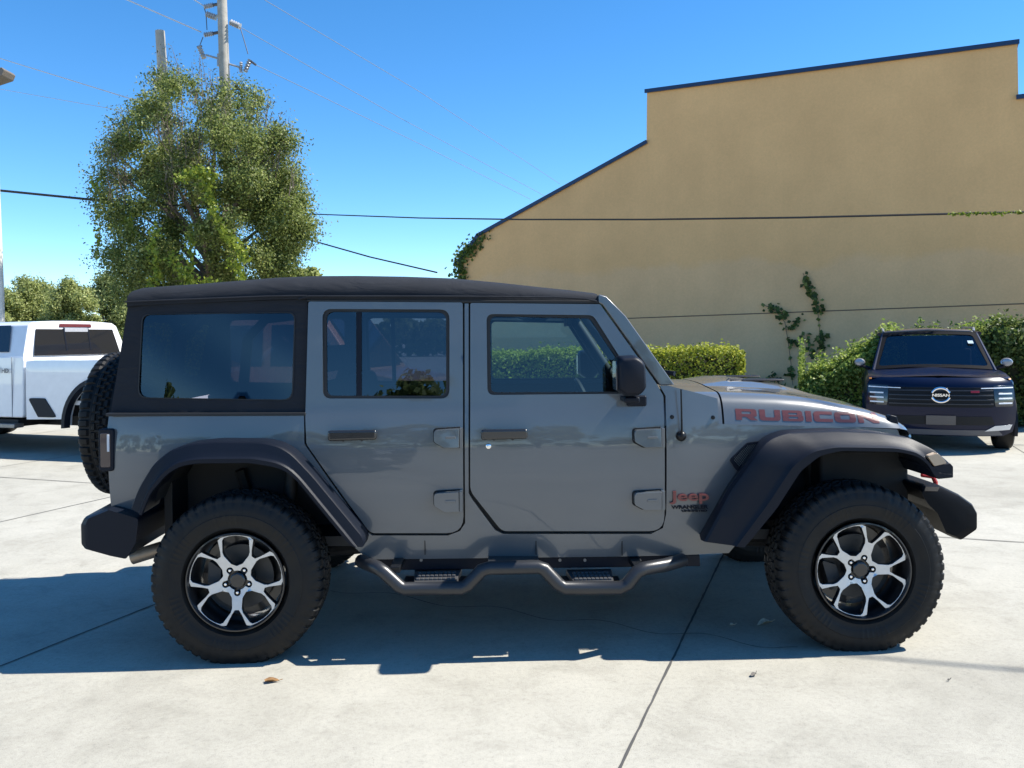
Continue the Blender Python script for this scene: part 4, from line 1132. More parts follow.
# ---- tree line at the left
def small_tree(px, base_py, w_px, top_py, Y, label, dens=1.0, cols=None, size=.115, group='trees in the tree line behind the white truck', seed=0):
    b0 = AT(px, HZ, Y); o = empty('background_tree', (b0.x, Y, 0)); tag(o, label, 'tree', group)
    H = AT(px, top_py, Y).z; Wd = w_px / F_PX * Y / 2
    cs = []; rs = []; ps = []
    for i in range(60):
        a = random.uniform(0, 2 * math.pi); t = random.random() ** .7; zz = random.uniform(.12, 1)
        prof = math.sqrt(max(.06, 1 - ((zz - .38) / .63) ** 2))
        cs.append((Wd * t * prof * math.cos(a), Wd * t * prof * math.sin(a), H * zz * random.uniform(.84, .96))); rs.append(Wd * random.uniform(.24, .40)); ps.append(int(750 * dens))
    C_, N__ = clump_points(cs, rs, ps); leaves_mesh('crown', C_, N__, size, cols, o, .6, .8)
    t = MB(); t.tube([(0, 0, -.1), (.1, 0, H * .35), (0, .1, H * .75)], [.22, .15, .05], 8)
    for i in range(6): c = cs[i]; t.tube([(0, 0, H * .3), (c[0] * .5, c[1] * .5, H * .3 + (c[2] - H * .3) * .5), c], [.08, .05, .02], 5)
    t.build('trunk', [bark], o); return o
g1 = leaf_mat('hedge_tree_leaf', (.21, .25, .075), (.40, .44, .15), (.52, .54, .23), .5)
g2 = leaf_mat('dark_tree_leaf', (.15, .195, .065), (.30, .345, .12), (.42, .45, .18), .5)
small_tree(-22, 330, 75, 279, 38, 'leftmost tree of the tree line, mostly cut by the picture edge', 1, g1)
small_tree(28, 330, 66, 272, 40, 'pale green bushy tree above the cab of the white truck', 1, g1)
small_tree(72, 330, 62, 276, 37, 'mid green tree above the rear window of the white truck', 1, g1)
small_tree(112, 330, 66, 271, 41, 'darker tree at the right end of the tree line beside the grey vehicle', 1, g2)
small_tree(50, 330, 60, 282, 44, 'darker tree showing between the two pale trees behind the truck', 1, g2)
small_tree(-2, 330, 60, 285, 44, 'dark low tree at the left picture edge behind the lamp post', 1, g2)
small_tree(305, 330, 60, 258, 34, 'pale shrubby tree at the right foot of the vine-covered tree', 1, g1, .18)
small_tree(150, 330, 70, 280, 44, 'dark tree behind the left foot of the vine-covered tree', 1, g2)

# ---- hedges
def hedge(name, px0, px1, top0, top1, Y0, Y1, depth, label, mats, wild=0.1, n=9000, size=.075, spr=0, nd=1.0, group=None):
    a = AT(px0, HZ, Y0); b = AT(px1, HZ, Y1); za = AT(px0, top0, Y0).z; zb = AT(px1, top1, Y1).z
    mid = (a + b) / 2; o = empty(name, (mid.x, mid.y, 0)); tag(o, label, 'hedge', group)
    d = Vector((b.x - a.x, b.y - a.y, 0)); Ln = d.length; d.normalize(); nv = Vector((d.y, -d.x, 0))
    if nv.y > 0: nv = -nv
    pts = []; nr = []
    ph = [random.uniform(0, 6) for _ in range(6)]
    for i in range(n):
        u = random.uniform(0, 1); lump = wild * (math.sin(u * Ln * 2.3 + ph[0]) * .5 + math.sin(u * Ln * 5.1 + ph[1]) * .3 + math.sin(u * Ln * 11 + ph[2]) * .2)
        h = za + (zb - za) * u + lump
        endf = min(u * Ln, (1 - u) * Ln); h -= .22 * max(0, 1 - endf / .3) ** 2
        side = random.random()
        if side < .45: y = random.uniform(0, depth); z = h + random.gauss(-.02, .035 + wild * .35); q = Vector((0, 0, 1))
        elif side < .85: y = random.gauss(.0, .03 + wild * .35); z = random.uniform(.04, 1) * h; q = nv
        elif side < .93: u = 1 - abs(random.gauss(0, .02)); y = random.uniform(0, depth); z = random.uniform(.05, 1) * h; q = d
        else: u = abs(random.gauss(0, .02)); y = random.uniform(0, depth); z = random.uniform(.05, 1) * h; q = -d
        bulge = wild * 1.2 * (math.sin(u * Ln * 3.3 + z * 4 + ph[3]) * .5 + math.sin(u * Ln * 7 - z * 6 + ph[4]) * .35)
        p = a + d * (u * Ln) - nv * (y - depth * .5) + nv * (bulge if q == nv else 0)
        pts.append((p.x - mid.x, p.y - mid.y, z)); nr.append(tuple(q * nd))
    for i in range(spr):
        u = random.random(); h = za + (zb - za) * u; L_ = random.uniform(.1, .38); p = a + d * (u * Ln) - nv * random.uniform(-.3, .3)
        for k in range(int(L_ * 55)):
            t = random.random(); pts.append((p.x - mid.x + t * L_ * .25 * math.sin(i) + random.gauss(0, .035), p.y - mid.y + random.gauss(0, .035), h + t * L_)); nr.append((0, 0, .2))
    leaves_mesh('foliage', np.array(pts), np.array(nr), size, mats, o, .6, .75)
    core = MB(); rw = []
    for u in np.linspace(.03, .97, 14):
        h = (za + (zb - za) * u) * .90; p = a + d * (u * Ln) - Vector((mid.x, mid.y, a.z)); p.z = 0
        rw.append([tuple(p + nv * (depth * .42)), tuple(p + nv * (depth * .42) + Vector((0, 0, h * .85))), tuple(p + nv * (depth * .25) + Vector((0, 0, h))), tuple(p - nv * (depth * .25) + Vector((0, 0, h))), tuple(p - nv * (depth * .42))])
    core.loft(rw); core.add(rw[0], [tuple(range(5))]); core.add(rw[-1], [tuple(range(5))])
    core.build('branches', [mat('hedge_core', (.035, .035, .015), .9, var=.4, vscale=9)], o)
    return o
hl_ = leaf_mat('hedge_leaf', (.15, .19, .018), (.36, .40, .045), (.50, .50, .08), .45)
hl2 = leaf_mat('shrub_leaf', (.10, .165, .028), (.27, .36, .07), (.46, .52, .15), .45)
hl3 = leaf_mat('dark_shrub_leaf', (.045, .075, .018), (.12, .17, .04), (.22, .27, .07), .4)
hedge('hedge', 484, 744, 354, 349, 15.4, 14.4, .9, 'clipped yellow-green hedge along the tan wall behind the hood of the grey vehicle', hl_, .05, 26000, .055, 3)
hedge('shrub', 800, 905, 377, 338, 13.9, 13.3, 1.1, 'loose green shrub at the wall left of the dark blue car', hl2, .15, 20000, .062, 26)
hedge('shrub', 900, 1010, 336, 334, 15.6, 15.0, .9, 'shrub peeking out above the roof of the dark blue car', hl2, .14, 12000, .062, 16)
hedge('shrub', 975, 1100, 338, 324, 14.6, 13.6, 1.2, 'dark shrub at the right picture edge beside the dark blue car', hl3, .18, 18000, .072, 16)

# ---- vines climbing the wall
def wall_vine(paths, label, mats, size=.10, w=.07):
    u0, z0 = W(*paths[0][0][0]); o = empty('wall_vine', w3(u0, 0.0)); tag(o, label, 'vine'); P0_ = Vector(o.location)
    pts = []; st = MB()
    for (pts_px, k, ww) in paths:
        UV = [W(*p) for p in pts_px]; R = resample(UV, max(k, 6))
        st.tube([Vector(w3(u, z, .02)) - P0_ for u, z in resample(UV, 14)], .006, 4)
        for i, (u, z) in enumerate(R): pts.append(tuple(Vector(w3(u + random.gauss(0, ww), z + random.gauss(0, ww * .8), random.uniform(.02, .10))) - P0_))
    nr = np.tile(np.array(WNo), (len(pts), 1)) * 1.2
    leaves_mesh('leaves', np.array(pts), nr, size, mats, o, .85, .6); st.build('stem', [bark], o)
wall_vine([([(822, 350), (820, 332), (818, 312), (811, 290), (803, 273)], 14, .05), ([(820, 312), (816, 303), (811, 291), (806, 279)], 80, .055), ([(822, 348), (821, 335)], 34, .06), ([(815, 358), (809, 346), (807, 335)], 26, .05)], 'climbing vine with tall leafy tip on the tan wall, right of the two strands', hl3)
wall_vine([([(793, 385), (791, 362), (788, 340), (785, 322), (775, 310), (764, 305)], 16, .04), ([(786, 319), (778, 311), (768, 306)], 42, .06), ([(788, 330), (793, 325), (800, 318)], 26, .05), ([(788, 341), (796, 344)], 16, .04), ([(791, 370), (791, 376)], 12, .05)], 'thin sparse vine bent to the left on the tan wall, left of the two strands', hl3)
wall_vine([([(461, 292), (461, 275), (461, 262), (468, 250), (483, 238)], 260, .12), ([(459, 262), (459, 285)], 80, .11), ([(462, 256), (474, 246)], 70, .13)], 'vine clump spilling over the low left corner of the building roof', leaf_mat('corner_vine', (.05, .08, .012), (.14, .19, .03), None, .35), .10)
wall_vine([([(766, 385), (772, 376), (780, 384)], 26, .07)], 'tiny weed at the foot of the wall between hedge and shrub', hl3)

# ================================================================== POLES AND WIRES
wood = mat('pole_wood', (.36, .33, .28), .85, var=.22, vscale=5, bump=.6, bscale=25)
PY = 28.0
def pole(pts, r, label):
    b = AT(pts[-1][0], HZ, PY); P = [AT(x, y, PY) for x, y in pts]; P.append(Vector((P[-1].x + .05, PY, -.1)))
    o = empty('utility_pole', (b.x, PY, 0)); tag(o, label, 'utility pole')
    m = MB(); n = len(P); m.tube([p - o.location for p in P], [r * (.9 + .25 * i / (n - 1)) for i in range(n)], 14); m.build('pole_shaft', [wood], o)
    return o
p1 = pole([(160, 31), (163, 80), (168, 140), (172, 200)], .165, 'bare weathered pole with cut-off flat top rising out of the tree')
p2 = pole([(221, -40), (222, 0), (224, 60), (227, 130), (229, 190)], .165, 'taller pole carrying insulators and cut-outs above the tree')
pl = np.array([tuple(AT(167 + random.gauss(0, 3.5), random.uniform(70, 150), PY - random.uniform(.1, .35)) - p1.location) for _ in range(120)])
leaves_mesh('pole_ivy', pl, None, .11, lf, p1, .7, 1)
pl = np.array([tuple(AT(226 + random.gauss(0, 3.5), random.uniform(78, 150), PY - random.uniform(.1, .35)) - p2.location) for _ in range(120)])
leaves_mesh('pole_ivy', pl, None, .11, lf, p2, .7, 1)
porc = mat('insulator_grey', (.35, .35, .36), .3, var=.2); hard = mat('line_hardware', (.10, .10, .11), .4, .5)
def P2(x, y, d=0): return AT(x, y, PY + d) - p2.location
def insul(a, b, r=.07):
    m = MB(); a = P2(*a); b = P2(*b); k = 9; m.tube([a.lerp(b, i / k) for i in range(k + 1)], [r * (1 if i % 2 else .6) for i in range(k + 1)], 10); return m.build('insulator', [porc], p2)
def strut(pts, r=.03, nm='bracket', mm=None):
    m = MB(); m.tube([P2(*p) for p in pts], r, 6); return m.build(nm, [mm or hard], p2)
insul((204, 7), (213, 5), .09); strut([(213, 5), (220, 4)], .05)
insul((206, 14), (216, 17.5), .11); insul((230, 22), (240, 26.5), .11)
insul((204, 35), (213, 33.5), .09); strut([(213, 33.5), (221, 32)], .05)
strut([(204, 7), (206, 14), (207, 30)], .015, 'jumper_wire'); strut([(203, 37), (200, 45)], .015, 'jumper_wire'); strut([(240, 27), (244, 40), (248, 54)], .015, 'jumper_wire')
insul((199, 46), (204, 58), .09); strut([(206, 55), (220, 59)], .035, 'cutout_arm', porc); strut([(197, 47), (202, 46)], .03)
insul((245, 72), (250, 60), .09); strut([(229, 64), (239, 67), (241, 72)], .035, 'cutout_arm', porc); insul((241, 62), (241, 72), .06); strut([(249, 60), (256, 65)], .04)
strut([(219, 54), (219, 66)], .07, 'mount_plate', porc)

def wire(pts, r, label, cat='cable', name='overhead_cable', m=None, sag=.0, group=None):
    P = [Vector(p) for p in pts]
    if len(P) == 2:
        P = [P[0].lerp(P[1], t) - Vector((0, 0, sag * 4 * t * (1 - t))) for t in np.linspace(0, 1, 25)]
    mb = MB(); mb.tube(P, r, 6); o = mb.build(name, [m or hard], None); tag(o, label, cat, group); return o
blackc = mat('cable_black', (.015, .015, .016), .6); palec = mat('cable_pale', (.45, .45, .46), .5, .3)
wire([AT(-160, 168, 26), AT(0, 190.5, 26), AT(95, 200, 26), AT(150, 204, 26)], .040, 'thick black cable entering the tree crown from the left', m=blackc)
wire([AT(150, 204, 26), AT(310, 214, 25), AT(420, 218, 21), AT(520, 219.5, 17.5), AT(650, 219.5, 15.3), AT(800, 217.5, 13.8), AT(1024, 212, 12.6), AT(1200, 205, 11.8)], .017, 'thin dark cable running right from the tree across the tan wall', m=blackc)
wire([AT(290, 233, 26), AT(310, 240, 25.5), AT(370, 257, 24), AT(437, 272.5, 22)], .022, 'short dark cable dropping from tree to left corner of the building', m=blackc)
wire([AT(-40, 46, 40), AT(138, 101, 29)], .020, 'upper pale wire crossing the sky left of the bare pole', m=palec)
wire([AT(-40, 82, 40), AT(130, 112, 29)], .011, 'lower faint pale wire crossing the sky left of the bare pole', m=palec)
wire([AT(90, -14, 32), AT(130, 1, 30), AT(201, 32, 28)], .022, 'pale wire from the top edge to the middle insulator of the taller pole', m=palec)
wire([AT(175, -12, 29), AT(204, 6, 28)], .018, 'short wire reaching the top insulator of the taller pole from above', m=palec)
wire([AT(250, -10, 26), AT(268, 2, 27), AT(420, 92, 36), AT(560, 184, 48)], .010, 'topmost of the three thin wires sloping down to the right across the sky', m=mat('cable_dull', (.20, .22, .25), .6))
wire([AT(240, 27, 28), AT(400, 118, 36), AT(545, 196, 46)], .010, 'middle of the three thin wires sloping down to the right across the sky', m=MATS['cable_dull'])
wire([AT(256, 65, 28), AT(300, 86, 30), AT(420, 144, 36), AT(530, 199, 44)], .010, 'lowest of the three thin wires sloping down to the right from the pole cut-out', m=MATS['cable_dull'])
ivy = np.array([tuple(AT(x, 213.5 - (x - 985) * .02 + random.gauss(0, .9), 12.75 - (x - 985) * .005)) for x in rng.uniform(948, 1024, 130)])
o = leaves_mesh('cable_vine', ivy, None, .045, MATS['vine_leaf'], None, .8, 1); tag(o, 'yellowish vine strand growing along the cable at the right picture edge', 'vine')
_k = 7.3 * SUN.x / SUN.z, 7.3 * SUN.y / SUN.z
wire([(1.82 - .5 * 36 + _k[0], 3.99 + .145 * 36 + _k[1], 7.3), (1.82 + .5 * 16 + _k[0], 3.99 - .145 * 16 + _k[1], 7.3)], .015, 'overhead cable above the lot whose thin shadow crosses the concrete right of the front wheel', m=blackc)

# lamp post at the left edge
lpm = mat('lamp_post_pale', (.62, .60, .55), .6, var=.1)
lpx = AT(1.0, 300, 24); lp = empty('lamp_post', (lpx.x, 24, 0)); tag(lp, 'pale lamp post with flat dark lamp head at the left picture edge', 'lamp post')
m = MB(); zt = AT(0, 80, 24).z; m.tube([(0, 0, -.05), (-.02, 0, 3), (-.16, 0, zt)], [.11, .10, .07], 12); m.build('post', [lpm], lp)
m = MB(); a = AT(-14, 84, 24) - lp.location; b_ = AT(9.5, 75, 24) - lp.location
m.prism([(a.x, a.z - .05), (b_.x - .05, b_.z - .10), (b_.x + .02, b_.z + .06), (b_.x - .06, b_.z + .14), (a.x, a.z + .2)], -.28, .28, 'y'); m.build('lamp_head', [mat('lamp_head_bronze', (.16, .13, .10), .5)], lp, bevel=.02)

# far-off wood closing the horizon
_x = rng.uniform(-95, 95, 42000); _t = rng.random(42000) ** .8
_top = 3.6 + .8 * np.sin(_x * .21) + .5 * np.sin(_x * .63 + 1) + .35 * np.sin(_x * 1.7)
_y = 74 + rng.uniform(0, 5, 42000) * (1 - _t * .5) - (_x / 60) ** 2 * 4
wood_o = leaves_mesh('distant_wood', np.stack([_x, _y, _t * _top + .1], 1), None, .62, g2, None, .8, 1)
tag(wood_o, 'far-off green wood along the horizon beyond the lot', 'wood', kind='stuff')
# ================================================================== DARK BLUE CAR
navy = mat('navy_paint', (.002, .0065, .028), .3, 0.0, .3, spec=.15, var=.03)
taupe = mat('taupe_roof_paint', (.10, .075, .06), .32, 0.0, 1.0)
gl_car = glass_mat('car_glass', (.30, .33, .38), 1.7)
white_l = mat('drl_white', (.80, .82, .85), .25)
def make_suv(name, loc, rz, body_m, roof_m, label, plate=True):
    c = empty(name, loc, rz); tag(c, label, 'car')
    # lower body: stations along x, half-profile in (y, z)
    st = [(-2.10, .70, .44, .98), (-2.06, .78, .36, 1.0), (-1.85, .86, .30, 1.02), (-1.35, .90, .26, 1.03), (-.6, .90, .24, 1.03), (.3, .90, .24, 1.02), (.95, .90, .24, 1.01), (1.35, .90, .26, .99), (1.75, .885, .22, .96)]
    def half(x, w, zb, zs):
        return [(w * .80, zb), (w * .96, zb + .05), (w, zb + .22), (w, .62), (w * .985, .78), (w * .975, zs - .06), (w * .93, zs), (w * .80, zs + .012)]
    def ring(x, w, zb, zs, crown):
        h = half(x, w, zb, zs)
        return [(x, -a, b) for a, b in h] + [(x, 0, zs + crown)] + [(x, a, b) for a, b in h[::-1]]
    m = MB(); rings = [ring(*s_, .05) for s_ in st]
    # nose sections curve back at the sides
    def xf(y, z):
        t = abs(y) / .9
        zz = (z - .62) / .38
        return 2.14 - .30 * t ** 3.0 - (.10 * zz ** 2 if zz > 0 else .06 * (zz * 1.2) ** 2) - (.16 * max(0, (z - .90) / .1) ** 2)
    lastw = .885
    nz = half(0, lastw, .21, .94)
    nose = [(xf(a, b), a, b) for a, b in nz]
    front = [(p[0] - .03, -p[1] * .985, p[2]) for p in nose] + [(xf(0, .96), 0, .985)] + [(p[0] - .03, p[1] * .985, p[2]) for p in nose[::-1]]
    rings.append([(1.75 + (p[0] - 1.75) * .6, p[1] * 1.0, p[2] + (.012 if p[2] > .9 else 0)) for p in front]); rings.append(front)
    m.loft(rings); m.add(rings[0], [tuple(range(len(rings[0])))])
    # nose cap grid
    gy = np.linspace(-1, 1, 25); gz = np.linspace(0, 1, 15); grid = []
    for t in gz:
        z = .22 + t * .74; hw = float(np.interp(z, [b for a, b in nz], [a for a, b in nz])) * .985
        grid.append([(xf(y * hw, z), y * hw, z) for y in gy])
    m.loft(grid)
    m.build('body', [body_m], c, ang=50)
    bx_ = MB(); bx_.box((-.1, 0, .3), (3.7, 1.5, .12)); bx_.build('underbody', [under], c)
    # greenhouse
    gs = [(.98, .76, 1.0, .70, 1.02), (.30, .80, 1.01, .61, 1.545), (-.3, .815, 1.02, .645, 1.575), (-1.2, .81, 1.02, .63, 1.555), (-1.62, .79, 1.02, .60, 1.50), (-2.02, .76, 1.02, .66, 1.06)]
    rf = MB(); rr = [[(x, -b * 1.03, zt - .035), (x, -b * .90, zt), (x, 0, zt + .028), (x, b * .90, zt), (x, b * 1.03, zt - .035)] for x, a, z0, b, zt in gs[1:5]]
    rf.loft(rr); ro = rf.build('roof', [roof_m], c, ang=60, solid=.02)
    # pillars and windows
    fa, fb_ = gs[0], gs[1]
    pm = MB()
    for s in (-1, 1):
        pm.tube([(fa[0], s * fa[1], fa[2]), (fb_[0], s * fb_[3], fb_[4] - .03)], .032, 8)
        pm.tube([(-.35, s * .815, 1.0), (-.35, s * .65, 1.54)], .04, 8); pm.tube([(-1.35, s * .81, 1.0), (-1.3, s * .63, 1.52)], .05, 8); pm.tube([(-2.0, s * .76, 1.0), (-1.62, s * .60, 1.48)], .06, 8)
        pm.tube([(.30, s * .66, 1.52), (-.35, s * .665, 1.54), (-1.2, s * .65, 1.525), (-1.62, s * .61, 1.475)], .028, 8)
    pm.build('pillars', [body_m], c)
    w = MB(); w.loft([[(fa[0], y * .76, fa[2] + .02 + .03 * (1 - y * y)), (fb_[0] + .01, y * .61, fb_[4] - .01 + .02 * (1 - y * y))] for y in np.linspace(-1, 1, 9)]); w.build('windscreen', [gl_car], c)
    fb2 = MB()
    WP = lambda y, t, o=.006: (fa[0] + (fb_[0] + .01 - fa[0]) * t + o, y * (.76 + (.61 - .76) * t), (fa[2] + .02 + .03 * (1 - y * y)) + ((fb_[4] - .01 + .02 * (1 - y * y)) - (fa[2] + .02 + .03 * (1 - y * y))) * t + o)
    sheet(fb2, [(-1, 0), (1, 0), (1, 1), (-1, 1)], [rpoly([(-.93, .08), (.93, .08), (.90, .91), (-.90, .91)], .08)], lambda y, t: WP(y, t), None, 0, .08)
    fb2.build('windscreen_border', [mat('frit_black', (.004, .004, .005), .5, spec=.1)], c, smooth=False)
    w = MB(); w.loft([[(gs[5][0], y * .70, 1.06), (gs[4][0], y * .60, 1.49)] for y in (-1, 0, 1)]); w.build('rear_window', [gl_car], c)
    for s in (-1, 1):
        for P in ([(.9, .80, 1.0), (.28, .655, 1.50), (-.33, .66, 1.52), (-.33, .81, 1.0)], [(-.37, .81, 1.0), (-.37, .66, 1.52), (-1.28, .64, 1.50), (-1.33, .805, 1.0)]):
            w = MB(); w.add([(x, s * y, z) for x, y, z in P], [(0, 1, 2, 3)]); w.build('side_window', [gl_car], c)
        mi = MB(); mi.lathe([(-.075, .0), (-.07, .05), (-.03, .085), (.02, .09), (.055, .07), (.07, 0)], 16, 'x')
        mi.v = [(v[0] * .8 + .72, s * (.94) + v[1] * .85, v[2] * .66 + 1.12) for v in mi.v]
        mo = mi.build('door_mirror', [mat('mirror_satin', (.30, .31, .34), .25, .6)], c)
        a = MB(); a.tube([(.70, s * .80, 1.03), (.71, s * .95, 1.08)], .028, 6); a.build('mirror_arm', [blackpl], mo)
        rl = MB(); rl.tube([(.18, s * .60, 1.555), (.10, s * .61, 1.60), (-1.2, s * .60, 1.615), (-1.4, s * .59, 1.56)], .018, 6); rl.build('roof_rail', [mat('rail_satin', (.45, .45, .47), .35, .7)], c)
        d = MB(); d.tube([(.30, s * .905, .28), (.28, s * .908, .7), (.32, s * .89, 1.0)], .004, 4); d.tube([(-.42, s * .905, .28), (-.42, s * .905, 1.0)], .004, 4); d.build('door_gap', [dark], c)
        for x in (.1, -.62): d = MB(); d.box((x, s * .905, .86), (.18, .03, .03)); d.build('door_handle', [body_m], c, bevel=.008)
    def face(poly, off, mm, nm, th=.02, bev=.004, par=None):
        q = MB(); sheet(q, poly, [], lambda y, z: (xf(y, z) + off, y, z), lambda y, z: (xf(y, z) + off - th, y, z), .06, .05); return q.build(nm, [mm], par or c, bevel=bev)
    gr_ = face(rpoly([(-.60, .59), (.60, .59), (.70, .84), (-.70, .84)], .02), .006, mat('grille_black', (.006, .006, .007), .55, spec=.25), 'grille')
    for z in (.63, .685, .74, .80):
        face([(-.60, z - .008), (.60, z - .008), (.60, z + .008), (-.60, z + .008)], .016, mat('grille_bar', (.035, .035, .04), .4, .3), 'grille_bar', .012, .002, gr_)
    for s in (-1, 1):
        sg = lambda P: [(s * y, z) for y, z in P] if s > 0 else [(s * y, z) for y, z in P][::-1]
        hp = face(rpoly(sg([(.62, .60), (.835, .60), (.85, .86), (.60, .86)]), .02), .009, mat('lamp_black', (.015, .015, .018), .15, coat=.8), 'headlamp')
        for i, z in enumerate((.64, .70, .76)): face(sg([(.66, z - .009), (.825, z - .009), (.825, z + .009), (.66, z + .009)]), .017, white_l, 'lamp_strip', .01, .003, hp)
        face(sg([(.46, .824), (.84, .828), (.84, .842), (.46, .834)]), .018, white_l, 'lamp_strip', .01, .002, hp)
        face(sg([(.50, .285), (.80, .30), (.83, .365), (.62, .355)]), .012, mat('skid_satin', (.62, .63, .65), .3, .4), 'bumper_accent', .02)
        face(sg([(.80, .95), (.83, .95), (.83, .93), (.80, .93)]), .004, mat('amber_marker', (.5, .18, .03), .3), 'side_marker', .01)
    face(rpoly([(-.62, .365), (.62, .365), (.58, .475), (-.58, .475)], .015), .006, dark, 'lower_grille')
    if plate: face(rpoly([(-.17, .365), (.17, .365), (.17, .485), (-.17, .485)], .008), .022, mat('plate_bracket', (.10, .09, .085), .6), 'plate_bracket')
    face(rpoly([(-.72, .23), (.72, .23), (.66, .30), (-.66, .30)], .01), .008, mat('lower_valance', (.09, .09, .10), .5), 'skid_plate')
    # round emblem: two arcs and a bar across
    em = MB(); X = xf(0, .75) + .03; EM = lambda q: (X, q[0], .745 + q[1])
    for a0, a1 in ((20, 160), (200, 340)):
        em.tube([EM((.105 * math.cos(math.radians(a)), .088 * math.sin(math.radians(a)))) for a in np.linspace(a0, a1, 16)], .016, 8)
    emo = em.build('emblem', [chrome], c)
    if plate:
        vs, fs = text_mesh('NISSAN', .048, .010, 0, 1.0, .0015); wd = max(v[0] for v in vs); em = MB()
        em.add([(X + .004 + v[2], (v[0] / wd - .5) * .20, .745 - .017 + v[1]) for v in vs], fs); em.build('emblem_lettering', [chrome], emo, smooth=False)
        face([(.34, .775), (.44, .775), (.44, .80), (.34, .80)], .022, redlens, 'trim_badge', .006, .001, gr_)
        stc = MB(); stc.add([(.52, .50, 1.36), (.52, .57, 1.36), (.47, .56, 1.40), (.47, .49, 1.40)], [(0, 1, 2, 3)]); stc.v = [(v[0] + .045, v[1] * .98, v[2] + .02) for v in stc.v]; stc.build('windscreen_sticker', [mat('sticker_pale', (.55, .65, .70), .4)], c, smooth=False)
    wi_ = MB(); wi_.tube([(.99, -.5, 1.045), (.95, .0, 1.075), (.93, .42, 1.08)], .010, 6); wi_.build('wiper', [blackpl], c)
    for x in (1.33, -1.27):
        for s in (-1, 1):
            wh = empty('wheel', (x, s * .79, .335)); wh.parent = c
            t = MB(); t.lathe([(-.10, .22), (-.112, .26), (-.108, .30), (-.09, .328), (-.04, .335), (.04, .335), (.09, .328), (.108, .30), (.112, .26), (.10, .22)], 40, 'y'); t.build('tyre', [rubber], wh)
            r_ = MB(); r_.lathe([(s * .10, .225), (s * .08, .21), (s * .06, .05), (s * .065, 0)], 40, 'y')
            for k in range(5): q = polar(.125, 72 * k + 90); r_.box((q[0], s * .085, q[1]), (.05, .02, .17), Matrix.Rotation(math.radians(-(72 * k)), 3, 'Y'))
            r_.build('rim', [steel], wh)
            ar = MB(); ar.lathe([(s * .085, .40), (s * .125, .395), (s * .125, .345), (s * .06, .345)], 48, 'y', (x, s * .79, .335)); ar.v = [v if v[2] > .2 else (v[0], v[1], .2 + (v[2] - .2) * .05) for v in ar.v]; ar.build('wheel_arch', [blackpl], c)
    se = MB()
    for yy in (-.38, .38): se.box((-.2, yy, 1.0), (.16, .45, .6)); se.box((-.25, yy, 1.38), (.1, .25, .16))
    se.box((-1.3, 0, .95), (.2, 1.3, .6)); se.box((.75, 0, .93), (.4, 1.5, .12)); se.build('seats', [seatm], c, bevel=.03)
    return c
NF = AT(943, HZ, 11.0)
ndir = math.atan2(-(NF.y), -(NF.x))
suv = make_suv('parked_car', (0, 0, 0), 0, navy, taupe, 'dark blue car with taupe roof parked nose-out before the tan wall')
ang = math.radians(-112); suv.rotation_euler = (0, 0, ang)
suv.location = (NF.x - math.cos(ang) * 1.75, NF.y - math.sin(ang) * 1.75 + .15, 0)

# ================================================================== WHITE PICKUP
wpaint = mat('white_paint', (.78, .79, .80), .3, coat=1.0, var=.02)
TRA = math.radians(160)
trk = empty('pickup_truck', (-5.53 * .94 + .03, 13.09 * .94, 0), TRA); tag(trk, 'white crew-cab pickup truck cut by the left picture edge behind the spare wheel', 'pickup truck')
def tbend(x, y, z): return (x, y, z)
bed = MB()
for s in (-1, 1):
    ow = 1.0
    arch = [(0.62 * math.cos(a), .41 + .60 * math.sin(a)) for a in np.linspace(0, math.pi, 15)]
    outl_ = [(1.36, .48), (1.36, 1.29), (1.2, 1.305), (-1.28, 1.30), (-1.30, .62), (-.62, .55)] + [(p[0], p[1]) for p in arch[::-1]] + [(.62, .50)]
    fy = lambda x, z: s * (ow - .02 + .045 * math.exp(-(x / .75) ** 2) * (1 if z > .3 else .5) - .03 * max(0, (z - 1.18) / .2) ** 2 - .02 * max(0, (.7 - z)))
    sheet(bed, outl_, [], lambda x, z: (x, fy(x, z), z), lambda x, z: (x, fy(x, z) - s * .10, z), .10, .06)
bed.box((0.03, 0, .72), (2.6, 1.85, .06)); bed.box((1.33, 0, .98), (.05, 1.85, .60)); bed.box((-1.27, 0, .96), (.06, 1.8, .66))
bed.build('bed', [wpaint], trk, bevel=.015)
for s in (-1, 1):
    q = MB(); q.box((0, s * .52, .75), (1.5, .03, .7)); q.box((0, s * .73, 1.06), (1.34, .42, .03)); q.box((.66, s * .73, .8), (.03, .42, .55)); q.build('wheel_liner', [liner], trk, smooth=False)
cab = MB()
lowp = [(1.42, .50), (1.42, 1.30), (1.46, 1.36), (3.95, 1.36), (5.20, 1.28), (5.38, 1.1), (5.40, .60), (4.95, .50)]
cab.prism(rpoly(lowp, .05), -.985, .985, 'y', f=lambda q: (q[0], q[1] * (1 - .03 * max(0, (q[2] - 1.0) / .4)), q[2]))
rows = []
for (y, k) in ((-.96, 0), (-.955, .04), (-.80, .90), (-.72, .985), (-.4, 1.02), (0, 1.03), (.4, 1.02), (.72, .985), (.80, .90), (.955, .04), (.96, 0)):
    z = 1.32 + .535 * k; rows.append((y, z))
cabx = lambda z: (1.43 + .10 * max(0, (z - 1.36) / .55), 3.95 - .95 * max(0, (z - 1.36) / .55))
cab.loft([[(cabx(z)[0], y, z), (cabx(z)[0] + .12, y, z), (cabx(z)[1] - .12, y, z), (cabx(z)[1], y, z)] for y, z in rows])
cab.add([(cabx(z)[0], y, z) for y, z in rows], [tuple(range(len(rows)))]); cab.add([(cabx(z)[1], y, z) for y, z in rows], [tuple(range(len(rows)))])
cab.build('cab', [wpaint], trk, bevel=.02, ang=40)
def yw(z): return .96 - .16 * (z - 1.36) / .5
